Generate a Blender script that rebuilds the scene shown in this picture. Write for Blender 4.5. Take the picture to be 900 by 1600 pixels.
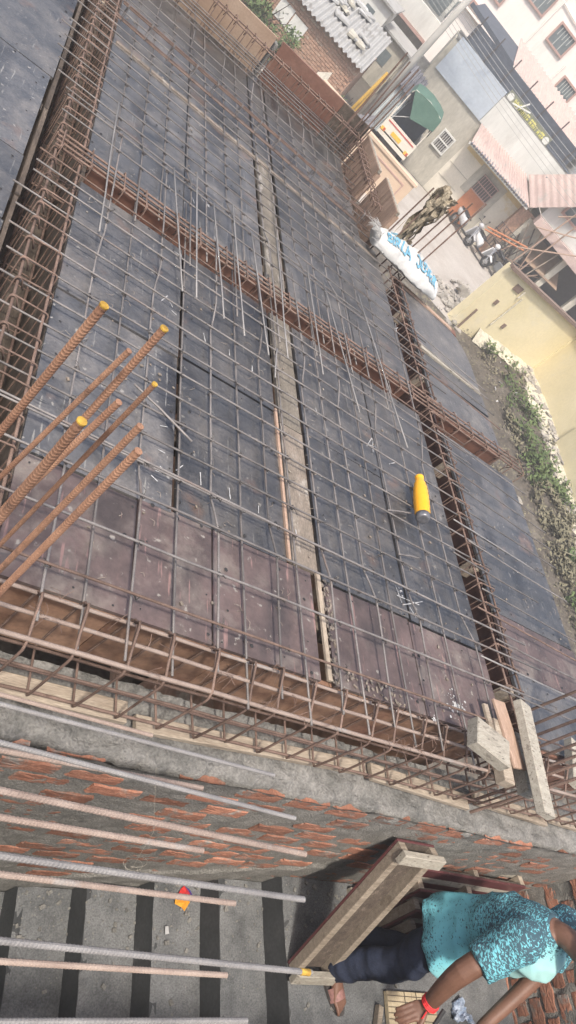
import bpy, bmesh, math, random
from mathutils import Vector, Matrix, noise
random.seed(7)
for o in list(bpy.data.objects): bpy.data.objects.remove(o)
scene = bpy.context.scene
COL = scene.collection
rnd = random.uniform

# ------------------------------------------------------------------ camera
# axes of the slab grid (X along the stair wall, Y across it, U up) seen from the camera: right, down, forward
F = 1102.54; CX, CY = 450.0, 800.0
VX = Vector((1950 - CX, 1545 - CY, F)).normalized()
VY = Vector((325 - CX, -580 - CY, F)).normalized()
VU = VX.cross(VY).normalized()
EYE = Vector((0, 0, 1.75))
def ray(u, v):
    d = Vector(((u - CX) / F, (v - CY) / F, 1))
    return Vector((d.dot(VX), d.dot(VY), d.dot(VU)))
def at(u, v, z=0.0):                      # point at height z
    d = ray(u, v); return EYE + d * ((z - EYE.z) / d.z)
def at_y(u, v, y):                        # point on the plane Y = y
    d = ray(u, v); return EYE + d * (y / d.y)
def at_x(u, v, x):
    d = ray(u, v); return EYE + d * (x / d.x)
def at_t(u, v, t):
    return EYE + ray(u, v) * t
cam = bpy.data.cameras.new('camera'); camo = bpy.data.objects.new('camera', cam); COL.objects.link(camo)
cam.sensor_fit = 'VERTICAL'; cam.sensor_height = 36; cam.lens = 36 * F / 1600
cam.clip_start = 0.05; cam.clip_end = 2000
right = Vector((VX.x, VY.x, VU.x)); down = Vector((VX.y, VY.y, VU.y)); fwd = Vector((VX.z, VY.z, VU.z))
m = Matrix.Identity(4)
for i in range(3): m[i][0] = right[i]; m[i][1] = -down[i]; m[i][2] = -fwd[i]; m[i][3] = EYE[i]
camo.matrix_world = m
scene.camera = camo

# ------------------------------------------------------------------ light
SUN_EL, SUN_AZ = math.radians(60), math.radians(218)     # azimuth clockwise from +Y
w = bpy.data.worlds.new('World'); scene.world = w; w.use_nodes = True
nt = w.node_tree; nt.nodes.clear()
sky = nt.nodes.new('ShaderNodeTexSky'); sky.sky_type = 'NISHITA'; sky.sun_disc = False
sky.sun_elevation = SUN_EL; sky.sun_rotation = SUN_AZ; sky.dust_density = 4.5; sky.air_density = 1.0; sky.ozone_density = 0.8
bg = nt.nodes.new('ShaderNodeBackground'); bg.inputs[1].default_value = 0.12
wo = nt.nodes.new('ShaderNodeOutputWorld')
nt.links.new(sky.outputs[0], bg.inputs[0]); nt.links.new(bg.outputs[0], wo.inputs[0])
sl = bpy.data.lights.new('sun', 'SUN'); sl.energy = 2.3; sl.angle = math.radians(5); sl.color = (1.0, 0.93, 0.83)
so = bpy.data.objects.new('sun', sl); COL.objects.link(so)
sd = Vector((math.sin(SUN_AZ) * math.cos(SUN_EL), math.cos(SUN_AZ) * math.cos(SUN_EL), math.sin(SUN_EL)))
so.rotation_euler = sd.to_track_quat('Z', 'Y').to_euler(); so.location = (0, 0, 30)
scene.view_settings.view_transform = 'Standard'; scene.view_settings.look = 'None'
scene.view_settings.gamma = 1; scene.view_settings.use_curve_mapping = False
scene.view_settings.exposure = 1.05

# ------------------------------------------------------------------ materials
MATS = {}
def mat(name, c1, c2=None, rough=0.7, scale=6.0, bump=0.15, bscale=60.0, metal=0.0, spec=0.4, fine=0.25, c3=None, s3=2.0, t3=0.55, stretch=(1, 1, 1), rand=0.0, rvar=0.1, w3=0.08, bump2=0.0, extra=()):
    """two mixed colours by broad noise, fine grain, optional blotches of c3, bump"""
    mt = bpy.data.materials.new(name); mt.use_nodes = True; MATS[name] = mt
    n = mt.node_tree.nodes; l = mt.node_tree.links
    b = n['Principled BSDF']
    tc = n.new('ShaderNodeTexCoord'); mp = n.new('ShaderNodeMapping'); mp.inputs['Scale'].default_value = stretch
    l.new(tc.outputs['Object'], mp.inputs[0])
    oi = n.new('ShaderNodeObjectInfo')
    ad = n.new('ShaderNodeVectorMath'); ad.operation = 'ADD'
    mu = n.new('ShaderNodeMath'); mu.operation = 'MULTIPLY'; mu.inputs[1].default_value = 37.0
    l.new(oi.outputs['Random'], mu.inputs[0]); l.new(mp.outputs[0], ad.inputs[0]); l.new(mu.outputs[0], ad.inputs[1])
    n1 = n.new('ShaderNodeTexNoise'); n1.inputs['Scale'].default_value = scale; n1.inputs['Detail'].default_value = 6; n1.inputs['Roughness'].default_value = 0.62
    l.new(ad.outputs[0], n1.inputs[0])
    r1 = n.new('ShaderNodeValToRGB'); r1.color_ramp.elements[0].position = 0.33; r1.color_ramp.elements[1].position = 0.68
    r1.color_ramp.elements[0].color = (*c1, 1); r1.color_ramp.elements[1].color = (*(c2 or tuple(x * 1.35 for x in c1)), 1)
    l.new(n1.outputs[0], r1.inputs[0])
    out = r1.outputs[0]
    if c3:
        n3 = n.new('ShaderNodeTexNoise'); n3.inputs['Scale'].default_value = s3; n3.inputs['Detail'].default_value = 8; n3.inputs['Roughness'].default_value = 0.7
        l.new(ad.outputs[0], n3.inputs[0])
        r3 = n.new('ShaderNodeValToRGB'); r3.color_ramp.elements[0].position = t3; r3.color_ramp.elements[1].position = t3 + w3
        l.new(n3.outputs[0], r3.inputs[0])
        mx = n.new('ShaderNodeMix'); mx.data_type = 'RGBA'
        l.new(r3.outputs[0], mx.inputs[0]); l.new(out, mx.inputs[6]); mx.inputs[7].default_value = (*c3, 1); out = mx.outputs[2]
    for (c4, s4, t4, w4, st4) in extra:
        m4 = n.new('ShaderNodeMapping'); m4.inputs['Scale'].default_value = st4; l.new(ad.outputs[0], m4.inputs[0])
        n4 = n.new('ShaderNodeTexNoise'); n4.inputs['Scale'].default_value = s4; n4.inputs['Detail'].default_value = 5; l.new(m4.outputs[0], n4.inputs[0])
        r4 = n.new('ShaderNodeValToRGB'); r4.color_ramp.elements[0].position = t4; r4.color_ramp.elements[1].position = t4 + w4; l.new(n4.outputs[0], r4.inputs[0])
        x4 = n.new('ShaderNodeMix'); x4.data_type = 'RGBA'; l.new(r4.outputs[0], x4.inputs[0]); l.new(out, x4.inputs[6]); x4.inputs[7].default_value = (*c4, 1); out = x4.outputs[2]
    nf = n.new('ShaderNodeTexNoise'); nf.inputs['Scale'].default_value = bscale; nf.inputs['Detail'].default_value = 4
    l.new(ad.outputs[0], nf.inputs[0])
    hs = n.new('ShaderNodeHueSaturation')
    mr = n.new('ShaderNodeMapRange'); mr.inputs[3].default_value = 1 - fine; mr.inputs[4].default_value = 1 + fine
    mr.inputs[1].default_value = 0.25; mr.inputs[2].default_value = 0.75
    l.new(nf.outputs[0], mr.inputs[0])
    val = mr.outputs[0]
    if rand:
        m2 = n.new('ShaderNodeMapRange'); m2.inputs[3].default_value = 1 - rand; m2.inputs[4].default_value = 1 + rand
        l.new(oi.outputs['Random'], m2.inputs[0])
        m3 = n.new('ShaderNodeMath'); m3.operation = 'MULTIPLY'; l.new(val, m3.inputs[0]); l.new(m2.outputs[0], m3.inputs[1]); val = m3.outputs[0]
    l.new(val, hs.inputs['Value']); l.new(out, hs.inputs['Color']); l.new(hs.outputs[0], b.inputs['Base Color'])
    rr = n.new('ShaderNodeMapRange'); rr.inputs[3].default_value = max(0.03, rough - rvar); rr.inputs[4].default_value = min(1, rough + rvar)
    l.new(n1.outputs[0], rr.inputs[0]); l.new(rr.outputs[0], b.inputs['Roughness'])
    b.inputs['Metallic'].default_value = metal; b.inputs['Specular IOR Level'].default_value = spec
    if bump:
        bp = n.new('ShaderNodeBump'); bp.inputs['Strength'].default_value = bump; bp.inputs['Distance'].default_value = 0.01
        l.new(nf.outputs[0], bp.inputs['Height'])
        if bump2:
            b2 = n.new('ShaderNodeBump'); b2.inputs['Strength'].default_value = bump2; b2.inputs['Distance'].default_value = 0.03
            l.new(n1.outputs[0], b2.inputs['Height']); l.new(b2.outputs[0], bp.inputs['Normal'])
        l.new(bp.outputs[0], b.inputs['Normal'])
    return mt
mat('plate', (0.040, 0.041, 0.045), (0.088, 0.087, 0.090), rough=0.38, scale=7, bump=0.22, bscale=70, spec=0.95, fine=0.22, c3=(0.165, 0.150, 0.137), s3=3.6, t3=0.47, rand=0.3, w3=0.3, rvar=.22, bump2=.22, extra=(((0.022, 0.022, 0.025), 2.4, .56, .12, (1, .45, 1)), ((0.13, 0.088, 0.07), 4.5, .62, .12, (1, 1, 1)), ((0.21, 0.20, 0.185), 30, .66, .05, (1, 1, 1)), ((0.17, 0.165, 0.155), 9, .66, .04, (7, .5, 1)), ((0.03, 0.03, 0.032), 11, .66, .05, (.5, 6, 1))))
mat('red_ply', (0.070, 0.054, 0.053), (0.135, 0.098, 0.094), rough=0.5, scale=6, bump2=.1, bump=0.2, bscale=50, fine=0.12, c3=(0.20, 0.175, 0.155), s3=3.5, t3=0.50, rand=0.12, w3=0.2, extra=(((0.055, 0.045, 0.045), 3.0, .58, .12, (1, .6, 1)), ((0.24, 0.22, 0.20), 28, .66, .05, (1, 1, 1)), ((0.22, 0.14, 0.13), 8, .64, .06, (6, .6, 1))))
mat('rust_ply', (0.145, 0.068, 0.048), (0.205, 0.115, 0.085), rough=0.55, scale=3, bump=0.06, bscale=40, fine=0.15, c3=(0.10, 0.06, 0.05), s3=2.4, t3=0.55, rand=0.15, w3=0.2)
mat('tan_ply', (0.29, 0.20, 0.14), (0.37, 0.28, 0.21), rough=0.6, scale=2.5, bump=0.05, fine=0.12, c3=(0.22, 0.12, 0.07), s3=2, t3=0.56, w3=0.2)
mat('wood', (0.24, 0.195, 0.15), (0.36, 0.305, 0.24), rough=0.8, scale=5, bump=0.25, bscale=30, fine=0.3, stretch=(1.2, 9, 9), c3=(0.2, 0.16, 0.12), s3=1.2, t3=0.57, rand=0.15)
mat('wood_y', (0.24, 0.195, 0.15), (0.36, 0.305, 0.24), rough=0.8, scale=5, bump=0.25, bscale=30, fine=0.3, stretch=(9, 1.2, 9), c3=(0.2, 0.16, 0.12), s3=1.2, t3=0.57, rand=0.15)
mat('wood_pale', (0.28, 0.255, 0.21), (0.40, 0.37, 0.31), rough=0.75, scale=5, bump=0.2, bscale=30, fine=0.2, stretch=(2, 8, 8), extra=(((0.14, 0.12, 0.10), 12, .62, .05, (1, 1, 1)),), c3=(0.20, 0.175, 0.145), s3=3.5, t3=0.56, rand=0.12)
mat('wood_pink', (0.32, 0.215, 0.155), (0.40, 0.285, 0.22), rough=0.75, scale=5, bump=0.2, bscale=30, fine=0.2, stretch=(8, 2, 8), c3=(0.34, 0.28, 0.22), s3=2, t3=0.57)
mat('wood_dark', (0.055, 0.043, 0.035), (0.105, 0.083, 0.066), rough=0.85, scale=5, bump=0.3, bscale=30, fine=0.3, stretch=(6, 1.5, 6), c3=(0.17, 0.14, 0.115), s3=2.5, t3=0.58, rand=0.3)
mat('wood_wet', (0.16, 0.135, 0.108), (0.24, 0.20, 0.165), rough=0.6, scale=7, bump=0.3, bscale=60, fine=0.3, stretch=(3, 1, 3), c3=(0.33, 0.30, 0.26), s3=4, t3=0.55)
mat('rust', (0.11, 0.072, 0.056), (0.205, 0.14, 0.112), rough=0.8, scale=14, bump=0.3, bscale=250, fine=0.25, c3=(0.10, 0.065, 0.05), s3=9, t3=0.58, rand=0.2)
mat('rust_near', (0.17, 0.088, 0.055), (0.29, 0.165, 0.105), rough=0.8, scale=9, bump=0.2, bscale=300, fine=0.25, c3=(0.10, 0.06, 0.045), s3=5, t3=0.57, rand=0.22)
mat('rust_pale', (0.24, 0.18, 0.15), (0.34, 0.27, 0.23), rough=0.7, scale=9, bump=0.2, bscale=300, fine=0.2, c3=(0.30, 0.27, 0.25), s3=3, t3=0.55, rand=0.15)
mat('steel_pale', (0.20, 0.192, 0.188), (0.29, 0.278, 0.27), rough=0.55, scale=9, bump=0.2, bscale=300, fine=0.15, metal=0.25, rand=0.1)
mat('steel', (0.125, 0.116, 0.112), (0.225, 0.206, 0.196), rough=0.55, scale=10, bump=0.2, bscale=250, fine=0.2, metal=0.2, c3=(0.17, 0.128, 0.108), s3=3.5, t3=0.55, rand=0.25, w3=0.15)
mat('maroon', (0.04, 0.022, 0.02), (0.07, 0.037, 0.031), rough=0.6, scale=5, bump=0.1, fine=0.2, c3=(0.09, 0.06, 0.05), s3=3, t3=0.58)
mat('wire', (0.04, 0.037, 0.036), (0.075, 0.066, 0.06), rough=0.6, bump=0)
mat('black', (0.016, 0.016, 0.018), (0.03, 0.03, 0.032), rough=0.6, bump=0.05)
mat('mortar', (0.16, 0.155, 0.14), (0.25, 0.24, 0.22), rough=0.95, scale=9, bump=0.7, bscale=110, fine=0.35, c3=(0.105, 0.105, 0.10), s3=3, t3=0.54, w3=0.15)
mat('form_brown', (0.19, 0.105, 0.068), (0.28, 0.175, 0.12), rough=0.55, scale=4, bump=0.1, fine=0.2, c3=(0.13, 0.06, 0.045), s3=3.5, t3=0.54, rand=0.2, w3=0.2)
mat('brick', (0.24, 0.105, 0.068), (0.34, 0.165, 0.11), rough=0.9, scale=14, bump=0.2, bscale=120, fine=0.3, c3=(0.205, 0.195, 0.178), s3=9, t3=0.53, w3=0.12, rand=0.35)
mat('concrete', (0.12, 0.118, 0.11), (0.225, 0.218, 0.205), rough=0.95, scale=11, bump=0.8, bscale=90, fine=0.35, c3=(0.11, 0.11, 0.105), s3=3, t3=0.54, w3=0.15)
mat('concrete_shaded', (0.036, 0.039, 0.041), (0.06, 0.062, 0.064), rough=0.85, scale=5, bump=0.2, bscale=60, fine=0.2, c3=(0.11, 0.11, 0.11), s3=4, t3=0.62)
mat('ply_deck', (0.125, 0.11, 0.09), (0.19, 0.168, 0.14), rough=0.85, scale=4, bump=0.3, bscale=60, fine=0.3, c3=(0.28, 0.26, 0.235), s3=3, t3=0.56, stretch=(3, 1, 1))
mat('chalk', (0.36, 0.36, 0.36), (0.50, 0.50, 0.50), rough=0.95, bump=0.1, fine=0.1)

# ------------------------------------------------------------------ mesh helpers
WM = {}            # object -> world matrix, kept by hand so nothing needs a depsgraph update
def tag(o, label=None, cat=None, group=None, kind=None):
    if label: o['label'] = label
    if cat: o['category'] = cat
    if group: o['group'] = group
    if kind: o['kind'] = kind
    return o
def thing(name, label, cat, loc=(0, 0, 0), rz=0.0, group=None, kind=None):
    o = bpy.data.objects.new(name, None); COL.objects.link(o); o.empty_display_size = 0.1
    o.location = loc; o.rotation_euler = (0, 0, rz)
    WM[o] = Matrix.Translation(Vector(loc)) @ Matrix.Rotation(rz, 4, 'Z')
    return tag(o, label, cat, group, kind)
class MB:
    """collects shapes in world space (or in the frame xf) and links them as ONE mesh object"""
    def __init__(s, xf=None): s.v = []; s.f = []; s.xf = xf
    def add(s, vs, fs):
        k = len(s.v); s.v += [Vector(p) for p in vs]; s.f += [tuple(i + k for i in f) for f in fs]; return s
    def box(s, lo, hi):
        x0, y0, z0 = lo; x1, y1, z1 = hi
        return s.add([(x0,y0,z0),(x1,y0,z0),(x1,y1,z0),(x0,y1,z0),(x0,y0,z1),(x1,y0,z1),(x1,y1,z1),(x0,y1,z1)],
                     [(0,3,2,1),(4,5,6,7),(0,1,5,4),(1,2,6,5),(2,3,7,6),(3,0,4,7)])
    def obox(s, c, ax, ay, az, bev=0.0):
        """box about c with half-axis vectors, chamfered by bev (fraction of the smallest)"""
        c, ax, ay, az = Vector(c), Vector(ax), Vector(ay), Vector(az)
        vs = []
        if not bev:
            for sz in (-1, 1):
                for sx, sy in ((-1,-1),(1,-1),(1,1),(-1,1)): vs.append(c + ax*sx + ay*sy + az*sz)
            return s.add(vs, [(0,3,2,1),(4,5,6,7),(0,1,5,4),(1,2,6,5),(2,3,7,6),(3,0,4,7)])
        e = bev
        lx, ly, lz = ax.length, ay.length, az.length
        def lay(sz, inx):
            fx = 1 - (e / lx if inx else 0); fy = 1 - (e / ly if inx else 0)
            return [c + ax*sx*fx + ay*sy*fy + az*sz for sx, sy in ((-1,-1),(1,-1),(1,1),(-1,1))]
        fz = 1 - e / lz
        rings = [lay(-1, True), lay(-fz, False), lay(fz, False), lay(1, True)]
        for r in rings: vs += r
        fs = [(3,2,1,0), (12,13,14,15)]
        for k in range(3):
            for i in range(4): j = (i+1) % 4; fs.append((k*4+i, k*4+j, k*4+4+j, k*4+4+i))
        return s.add(vs, fs)
    def beam(s, a, b, w, h, up=(0,0,1), bev=0.0):
        a, b = Vector(a), Vector(b); d = (b - a); u = Vector(up)
        sx = d.cross(u).normalized(); uu = sx.cross(d).normalized()
        return s.obox((a+b)/2, d/2, sx*w/2, uu*h/2, bev)
    def tube(s, pts, r, n=6, caps=True, closed=False):
        P = [Vector(p) for p in pts]; m = len(P)
        R = r if isinstance(r, (list, tuple)) else [r]*m
        ref = None; vs = []
        for i in range(m):
            if closed: t = (P[(i+1) % m] - P[i-1])
            else: t = P[min(i+1, m-1)] - P[max(i-1, 0)]
            t = t.normalized() if t.length > 1e-9 else Vector((0,0,1))
            if ref is None: ref = t.orthogonal().normalized()
            ref = (ref - t*ref.dot(t)); ref = ref.normalized() if ref.length > 1e-6 else t.orthogonal().normalized()
            b = t.cross(ref)
            for k in range(n):
                a = 2*math.pi*k/n; vs.append(P[i] + (ref*math.cos(a) + b*math.sin(a))*R[i])
        fs = []
        for i in range(m if closed else m-1):
            i2 = (i+1) % m
            for k in range(n): k2 = (k+1) % n; fs.append((i*n+k, i*n+k2, i2*n+k2, i2*n+k))
        if caps and not closed: fs += [tuple(range(n-1, -1, -1)), tuple((m-1)*n+k for k in range(n))]
        return s.add(vs, fs)
    def ell(s, c, ax, ay, az, nu=12, nv=8):
        c, ax, ay, az = Vector(c), Vector(ax), Vector(ay), Vector(az)
        vs = [c - az]; fs = []
        for j in range(1, nv):
            p = -math.pi/2 + math.pi*j/nv
            for i in range(nu):
                q = 2*math.pi*i/nu; vs.append(c + ax*math.cos(p)*math.cos(q) + ay*math.cos(p)*math.sin(q) + az*math.sin(p))
        vs.append(c + az)
        for i in range(nu): fs.append((0, 1+(i+1) % nu, 1+i))
        for j in range(nv-2):
            for i in range(nu): a = 1+j*nu; fs.append((a+i, a+(i+1) % nu, a+nu+(i+1) % nu, a+nu+i))
        k = len(vs)-1; a = 1+(nv-2)*nu
        for i in range(nu): fs.append((a+i, a+(i+1) % nu, k))
        return s.add(vs, fs)
    def loft(s, secs, n=14):
        """closed loft through elliptical sections (centre, half-axis a, half-axis b)"""
        vs = []; fs = []
        for c, a, b in secs:
            c, a, b = Vector(c), Vector(a), Vector(b)
            for k in range(n): q = 2*math.pi*k/n; vs.append(c + a*math.cos(q) + b*math.sin(q))
        m = len(secs)
        for i in range(m-1):
            for k in range(n): k2 = (k+1) % n; fs.append((i*n+k, i*n+k2, (i+1)*n+k2, (i+1)*n+k))
        fs += [tuple(range(n-1, -1, -1)), tuple((m-1)*n+k for k in range(n))]
        return s.add(vs, fs)
    def poly(s, pts, th, nrm=None):
        """flat polygon given thickness th against its normal"""
        P = [Vector(p) for p in pts]; n = len(P)
        if nrm is None: nrm = (P[1]-P[0]).cross(P[2]-P[0]).normalized()
        nrm = Vector(nrm)
        vs = P + [p - nrm*th for p in P]
        fs = [tuple(range(n)), tuple(range(2*n-1, n-1, -1))] + [(i, n+i, n+(i+1) % n, (i+1) % n) for i in range(n)]
        return s.add(vs, fs)
    def build(s, name, material, parent=None, smooth=False, label=None, kind=None):
        vs = [s.xf @ p for p in s.v] if s.xf else s.v
        if parent: inv = WM[parent].inverted(); vs = [inv @ p for p in vs]
        me = bpy.data.meshes.new(name); me.from_pydata([tuple(p) for p in vs], [], s.f)
        me.materials.append(MATS[material] if isinstance(material, str) else material)
        if smooth:
            for p in me.polygons: p.use_smooth = True
        o = bpy.data.objects.new(name, me); COL.objects.link(o)
        if parent: o.parent = parent; WM[o] = WM[parent]
        else: WM[o] = Matrix.Identity(4)
        if label: o['label'] = label
        if kind: o['kind'] = kind
        return o
def copy_part(src, parent, M):
    """a copy of a part sharing its mesh, M = its transform in the parent's frame"""
    c = src.copy(); COL.objects.link(c); c.parent = parent; c.matrix_basis = M; WM[c] = WM[parent] @ M; return c
def place(name, me, parent, M):
    c = bpy.data.objects.new(name, me); COL.objects.link(c); c.parent = parent; c.matrix_basis = M; WM[c] = WM[parent] @ M; return c
def fbm(p, sc, oct=4):
    return noise.fractal(Vector(p)*sc, 1.0, 2.0, oct)
def ribbed(a, b, r, pitch=0.011, n=10, mb=None):
    """deformed reinforcing bar: slanted ribs as real geometry"""
    a, b = Vector(a), Vector(b); d = b - a; L = d.length; d = d / L
    e1 = d.orthogonal().normalized(); e2 = d.cross(e1)
    mb = mb or MB(); vs = []; fs = []; k = 0
    rows = int(L/pitch)
    prof = ((0.0, 1.0), (0.42, 1.0), (0.56, 1.10), (0.86, 1.10))
    rings = 0
    for i in range(rows):
        for (q, f) in prof:
            s = (i + q)*pitch
            for j in range(n):
                th = 2*math.pi*j/n
                off = 0.55*r*math.cos(th) if 0 < i < rows-1 else 0
                ff = f if abs(math.sin(th)) < 0.96 else 1.06
                vs.append(a + d*(s+off) + (e1*math.cos(th) + e2*math.sin(th))*r*ff)
            rings += 1
    for i in range(rings-1):
        for j in range(n): j2 = (j+1) % n; fs.append((i*n+j, i*n+j2, (i+1)*n+j2, (i+1)*n+j))
    fs += [tuple(range(n-1, -1, -1)), tuple((rings-1)*n+j for j in range(n))]
    return mb.add(vs, fs)

# ================================================================== the slab under construction
A0, A1 = 0.30, 0.53          # trough A (along Y)
C0, C1 = 3.06, 3.30          # trough C (along Y)
B0, B1 = 3.44, 3.68          # trough B (along X)
DI = 1.17                    # inner edge of edge beam D
OX = 4.15                    # outer edge of the overhang
FY = 7.02                    # far edge of the slab

nail_me = None
def nails_along(mb, x0, y0, x1, y1, z, step=0.15, inset=0.035):
    def dot(x, y):
        if random.random() < 0.15: return
        x += rnd(-.03, .03); y += rnd(-.03, .03); r = rnd(.003, .009)
        q = rnd(0, 1)
        mb.add([(x + r*math.cos(q+1.0472*k), y + r*math.sin(q+1.0472*k), z + 0.0006) for k in range(6)] + [(x, y, z+0.004)],
               [(k, (k+1) % 6, 6) for k in range(6)])
    n = max(2, int((x1-x0)/step)); m_ = max(2, int((y1-y0)/step))
    for i in range(n+1):
        x = x0+inset + (x1-x0-2*inset)*i/n; dot(x, y0+inset); dot(x, y1-inset)
    for j in range(1, m_):
        y = y0+inset + (y1-y0-2*inset)*j/m_; dot(x0+inset, y); dot(x1-inset, y)
def plate(parent, name, material, x0, y0, x1, y1, z=0.0, th=0.018, warp=0.0035, gap=0.003, nm=None):
    """one shuttering plate: slightly warped sheet with edges"""
    x0 += gap; x1 -= gap; y0 += gap; y1 -= gap
    nx, ny = 4, 5; sd_ = rnd(0, 99); vs = []; fs = []
    dz = rnd(-0.003, 0.002); tx_, ty_ = rnd(-.004, .004), rnd(-.003, .003)
    for j in range(ny+1):
        for i in range(nx+1):
            x = x0+(x1-x0)*i/nx; y = y0+(y1-y0)*j/ny
            vs.append((x, y, z + dz + tx_*(x-(x0+x1)/2) + ty_*(y-(y0+y1)/2) + warp*noise.noise(Vector((x*3, y*3, sd_)))))
    for j in range(ny):
        for i in range(nx): a = j*(nx+1)+i; fs.append((a, a+1, a+nx+2, a+nx+1))
    k = len(vs)
    rim = [i for i in range(nx+1)] + [(j*(nx+1)+nx) for j in range(1, ny+1)] + [ny*(nx+1)+i for i in range(nx-1, -1, -1)] + [j*(nx+1) for j in range(ny-1, 0, -1)]
    for q in rim: p = vs[q]; vs.append((p[0], p[1], z-th))
    for i in range(len(rim)):
        j = (i+1) % len(rim); fs.append((rim[i], k+i, k+j, rim[j]))
    fs.append(tuple(k+i for i in range(len(rim)-1, -1, -1)))
    o = MB().add(vs, fs).build(name, material, parent)
    if nm is not None: nails_along(nm, x0, y0, x1, y1, z+warp*0.7)
    return o

# ---- deck between the near edge beam and beam B
dk = thing('formwork_deck', 'shuttering deck of dark steel plates and reddish plywood under the near rebar mesh', 'formwork', (1.8, 2.3, 0))
nm = MB()
for (x0, y0, x1, y1) in [(A1, 1.66, 1.122, 2.56), (A1, 2.56, 1.122, B0), (1.136, 1.67, 1.70, 2.58), (1.136, 2.585, 1.70, B0),
                         (1.895, 1.66, 2.48, 2.56), (1.895, 2.56, 2.48, B0), (2.484, 1.65, C0, 2.48), (2.484, 2.48, C0, B0)]:
    plate(dk, 'plate', 'plate', x0, y0, x1, y1, nm=nm)
for (x0, y0, x1, y1) in [(A1-.0, DI, 0.98, 1.655), (0.98, DI, 1.31, 1.675), (1.31, DI, 1.83, 1.672), (1.90, DI, 2.46, 1.652), (2.46, DI, C0, 1.642)]:
    plate(dk, 'plywood_sheet', 'red_ply', x0, y0, x1, y1, nm=nm)
plate(dk, 'timber_plank', 'wood_wet', 1.725, 1.68, 1.88, 2.53, z=-0.004, warp=0.006)
plate(dk, 'timber_plank', 'ply_deck', 1.725, 2.535, 1.88, B0, z=-0.002, warp=0.006)
# thin laths along the plank, the broken strip in the plywood
MB().beam((1.706, 1.68, 0.004), (1.700, 2.6, 0.004), 0.014, 0.012).build('lath', 'wood_pink', dk)
MB().beam((1.868, 1.18, 0.004), (1.866, 1.68, 0.004), 0.022, 0.012).build('lath', 'wood_y', dk)
nm.build('nail_heads', 'black', dk, kind='stuff')
# torn veneer by the broken strip: flakes
fl = MB()
for i in range(110):
    x = rnd(1.88, 1.99) + (rnd(0, .35) if i % 3 == 0 else 0); y = rnd(1.175, 1.26) if i % 3 == 0 else rnd(1.18, 1.66)
    if i % 3 and abs(x - 1.885) > 0.05: x = 1.885 + rnd(0, .05)
    l_ = rnd(.003, .013); a = rnd(-.9, .9) + 1.5708; z = rnd(.002, .009)
    fl.obox((x, y, z), (l_*math.cos(a), l_*math.sin(a), rnd(-.004, .004)), (-.005*math.sin(a), .005*math.cos(a), 0), (0, 0, .0012))
fl.build('splinters', 'wood_wet', dk, kind='stuff')

# ---- deck between beam B and the far edge
df = thing('formwork_deck', 'bluish shuttering plate deck beyond the middle beam, reaching the far boards', 'formwork', (1.8, 5.3, 0))
nm = MB()
xs = [A1, 1.115, 1.70]; ys = [B1, 4.55, 5.45, 6.2, FY]
for j in range(4):
    for i in range(2): plate(df, 'plate', 'plate', xs[i], ys[j], xs[i+1], ys[j+1], nm=nm)
xs = [1.905, 2.49, C0]
for j in range(4):
    for i in range(2): plate(df, 'plate', 'plate', xs[i], ys[j], min(xs[i+1], 3.06 if j < 2 else 2.88), ys[j+1], nm=nm)
plate(df, 'timber_plank', 'ply_deck', 1.725, B1, 1.88, 5.40, z=-0.002, warp=0.006)
plate(df, 'timber_plank', 'plate', 1.715, 5.405, 1.89, FY, z=-0.002, warp=0.004)
MB().beam((0.55, 5.30, 0.006), (3.04, 5.30, 0.006), 0.035, 0.014).build('lath', 'wood_wet', df)
nm.build('nail_heads', 'black', df, kind='stuff')
# ---- deck left of beam A
dl = thing('formwork_deck', 'bare bluish shuttering plates left of the long beam, without rebar mesh', 'formwork', (-0.6, 4.2, 0))
nm = MB()
ysl = [1.9, 2.78, 3.32, 4.22, 5.12, 6.02, 7.0]
for j in range(len(ysl)-1):
    for (x0, x1) in ((-0.30, A0-.012), (-0.90, -0.30), (-1.5, -0.9)):
        plate(dl, 'plate', 'plate', x0, ysl[j], x1 - (rnd(0, .03) if x1 > 0 else 0), ysl[j+1], nm=nm, z=(0.004 if j % 2 else 0))
nm.build('nail_heads', 'black', dl, kind='stuff')
for (y, x0, x1) in ():
    fm = MB()
    k_ = 34; R_ = [.75 + .35*noise.noise(Vector((j*.35, y*9, 0))) + rnd(-.06, .06) for j in range(k_)]
    fm.add([((x0+x1)/2 + .042*R_[j]*math.cos(6.2832*j/k_), y + .14*R_[j]*math.sin(6.2832*j/k_), .0085) for j in range(k_)] + [((x0+x1)/2, y, .016)], [(j, (j+1) % k_, k_) for j in range(k_)])
    fm.build('mortar_patch', 'mortar', dl)
# ---- deck of the overhang beyond beam C (rounded outer corner)
do = thing('formwork_deck', 'narrow overhanging shuttering deck with loose bars poking past its outer edge', 'formwork', (3.7, 3.2, 0))
nm = MB()
ov = [('plate', B1+.02, 4.10), ('plate', 4.115, 4.36), ('plate', 2.55, B0-.02), ('plate', 1.98, 2.55), ('red_ply', 1.62, 1.98), ('plate', 1.2, 1.62)]
for (mn, y0, y1) in ov:
    plate(do, 'plate' if mn == 'plate' else 'plywood_sheet', mn, C1, y0, OX + (0.02 if mn != 'plate' else 0), y1, nm=nm, warp=0.004)
plate(do, 'timber_plank', 'wood_pale', C1+.04, 4.365, OX-.02, 4.43, z=0.012)
P = [(C1+.003, 4.435, 0.0), (OX-.005, 4.435, 0.0)]
for k in range(7): a = k/6*1.35; P.append((OX-.30+.30*math.cos(a), 4.75+.42*math.sin(a), 0.0))
P.append((C1+.003, 5.20, 0))
MB().poly(P, 0.018, (0, 0, 1)).build('plate', 'plate', do)
nm.build('nail_heads', 'black', do, kind='stuff')
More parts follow.
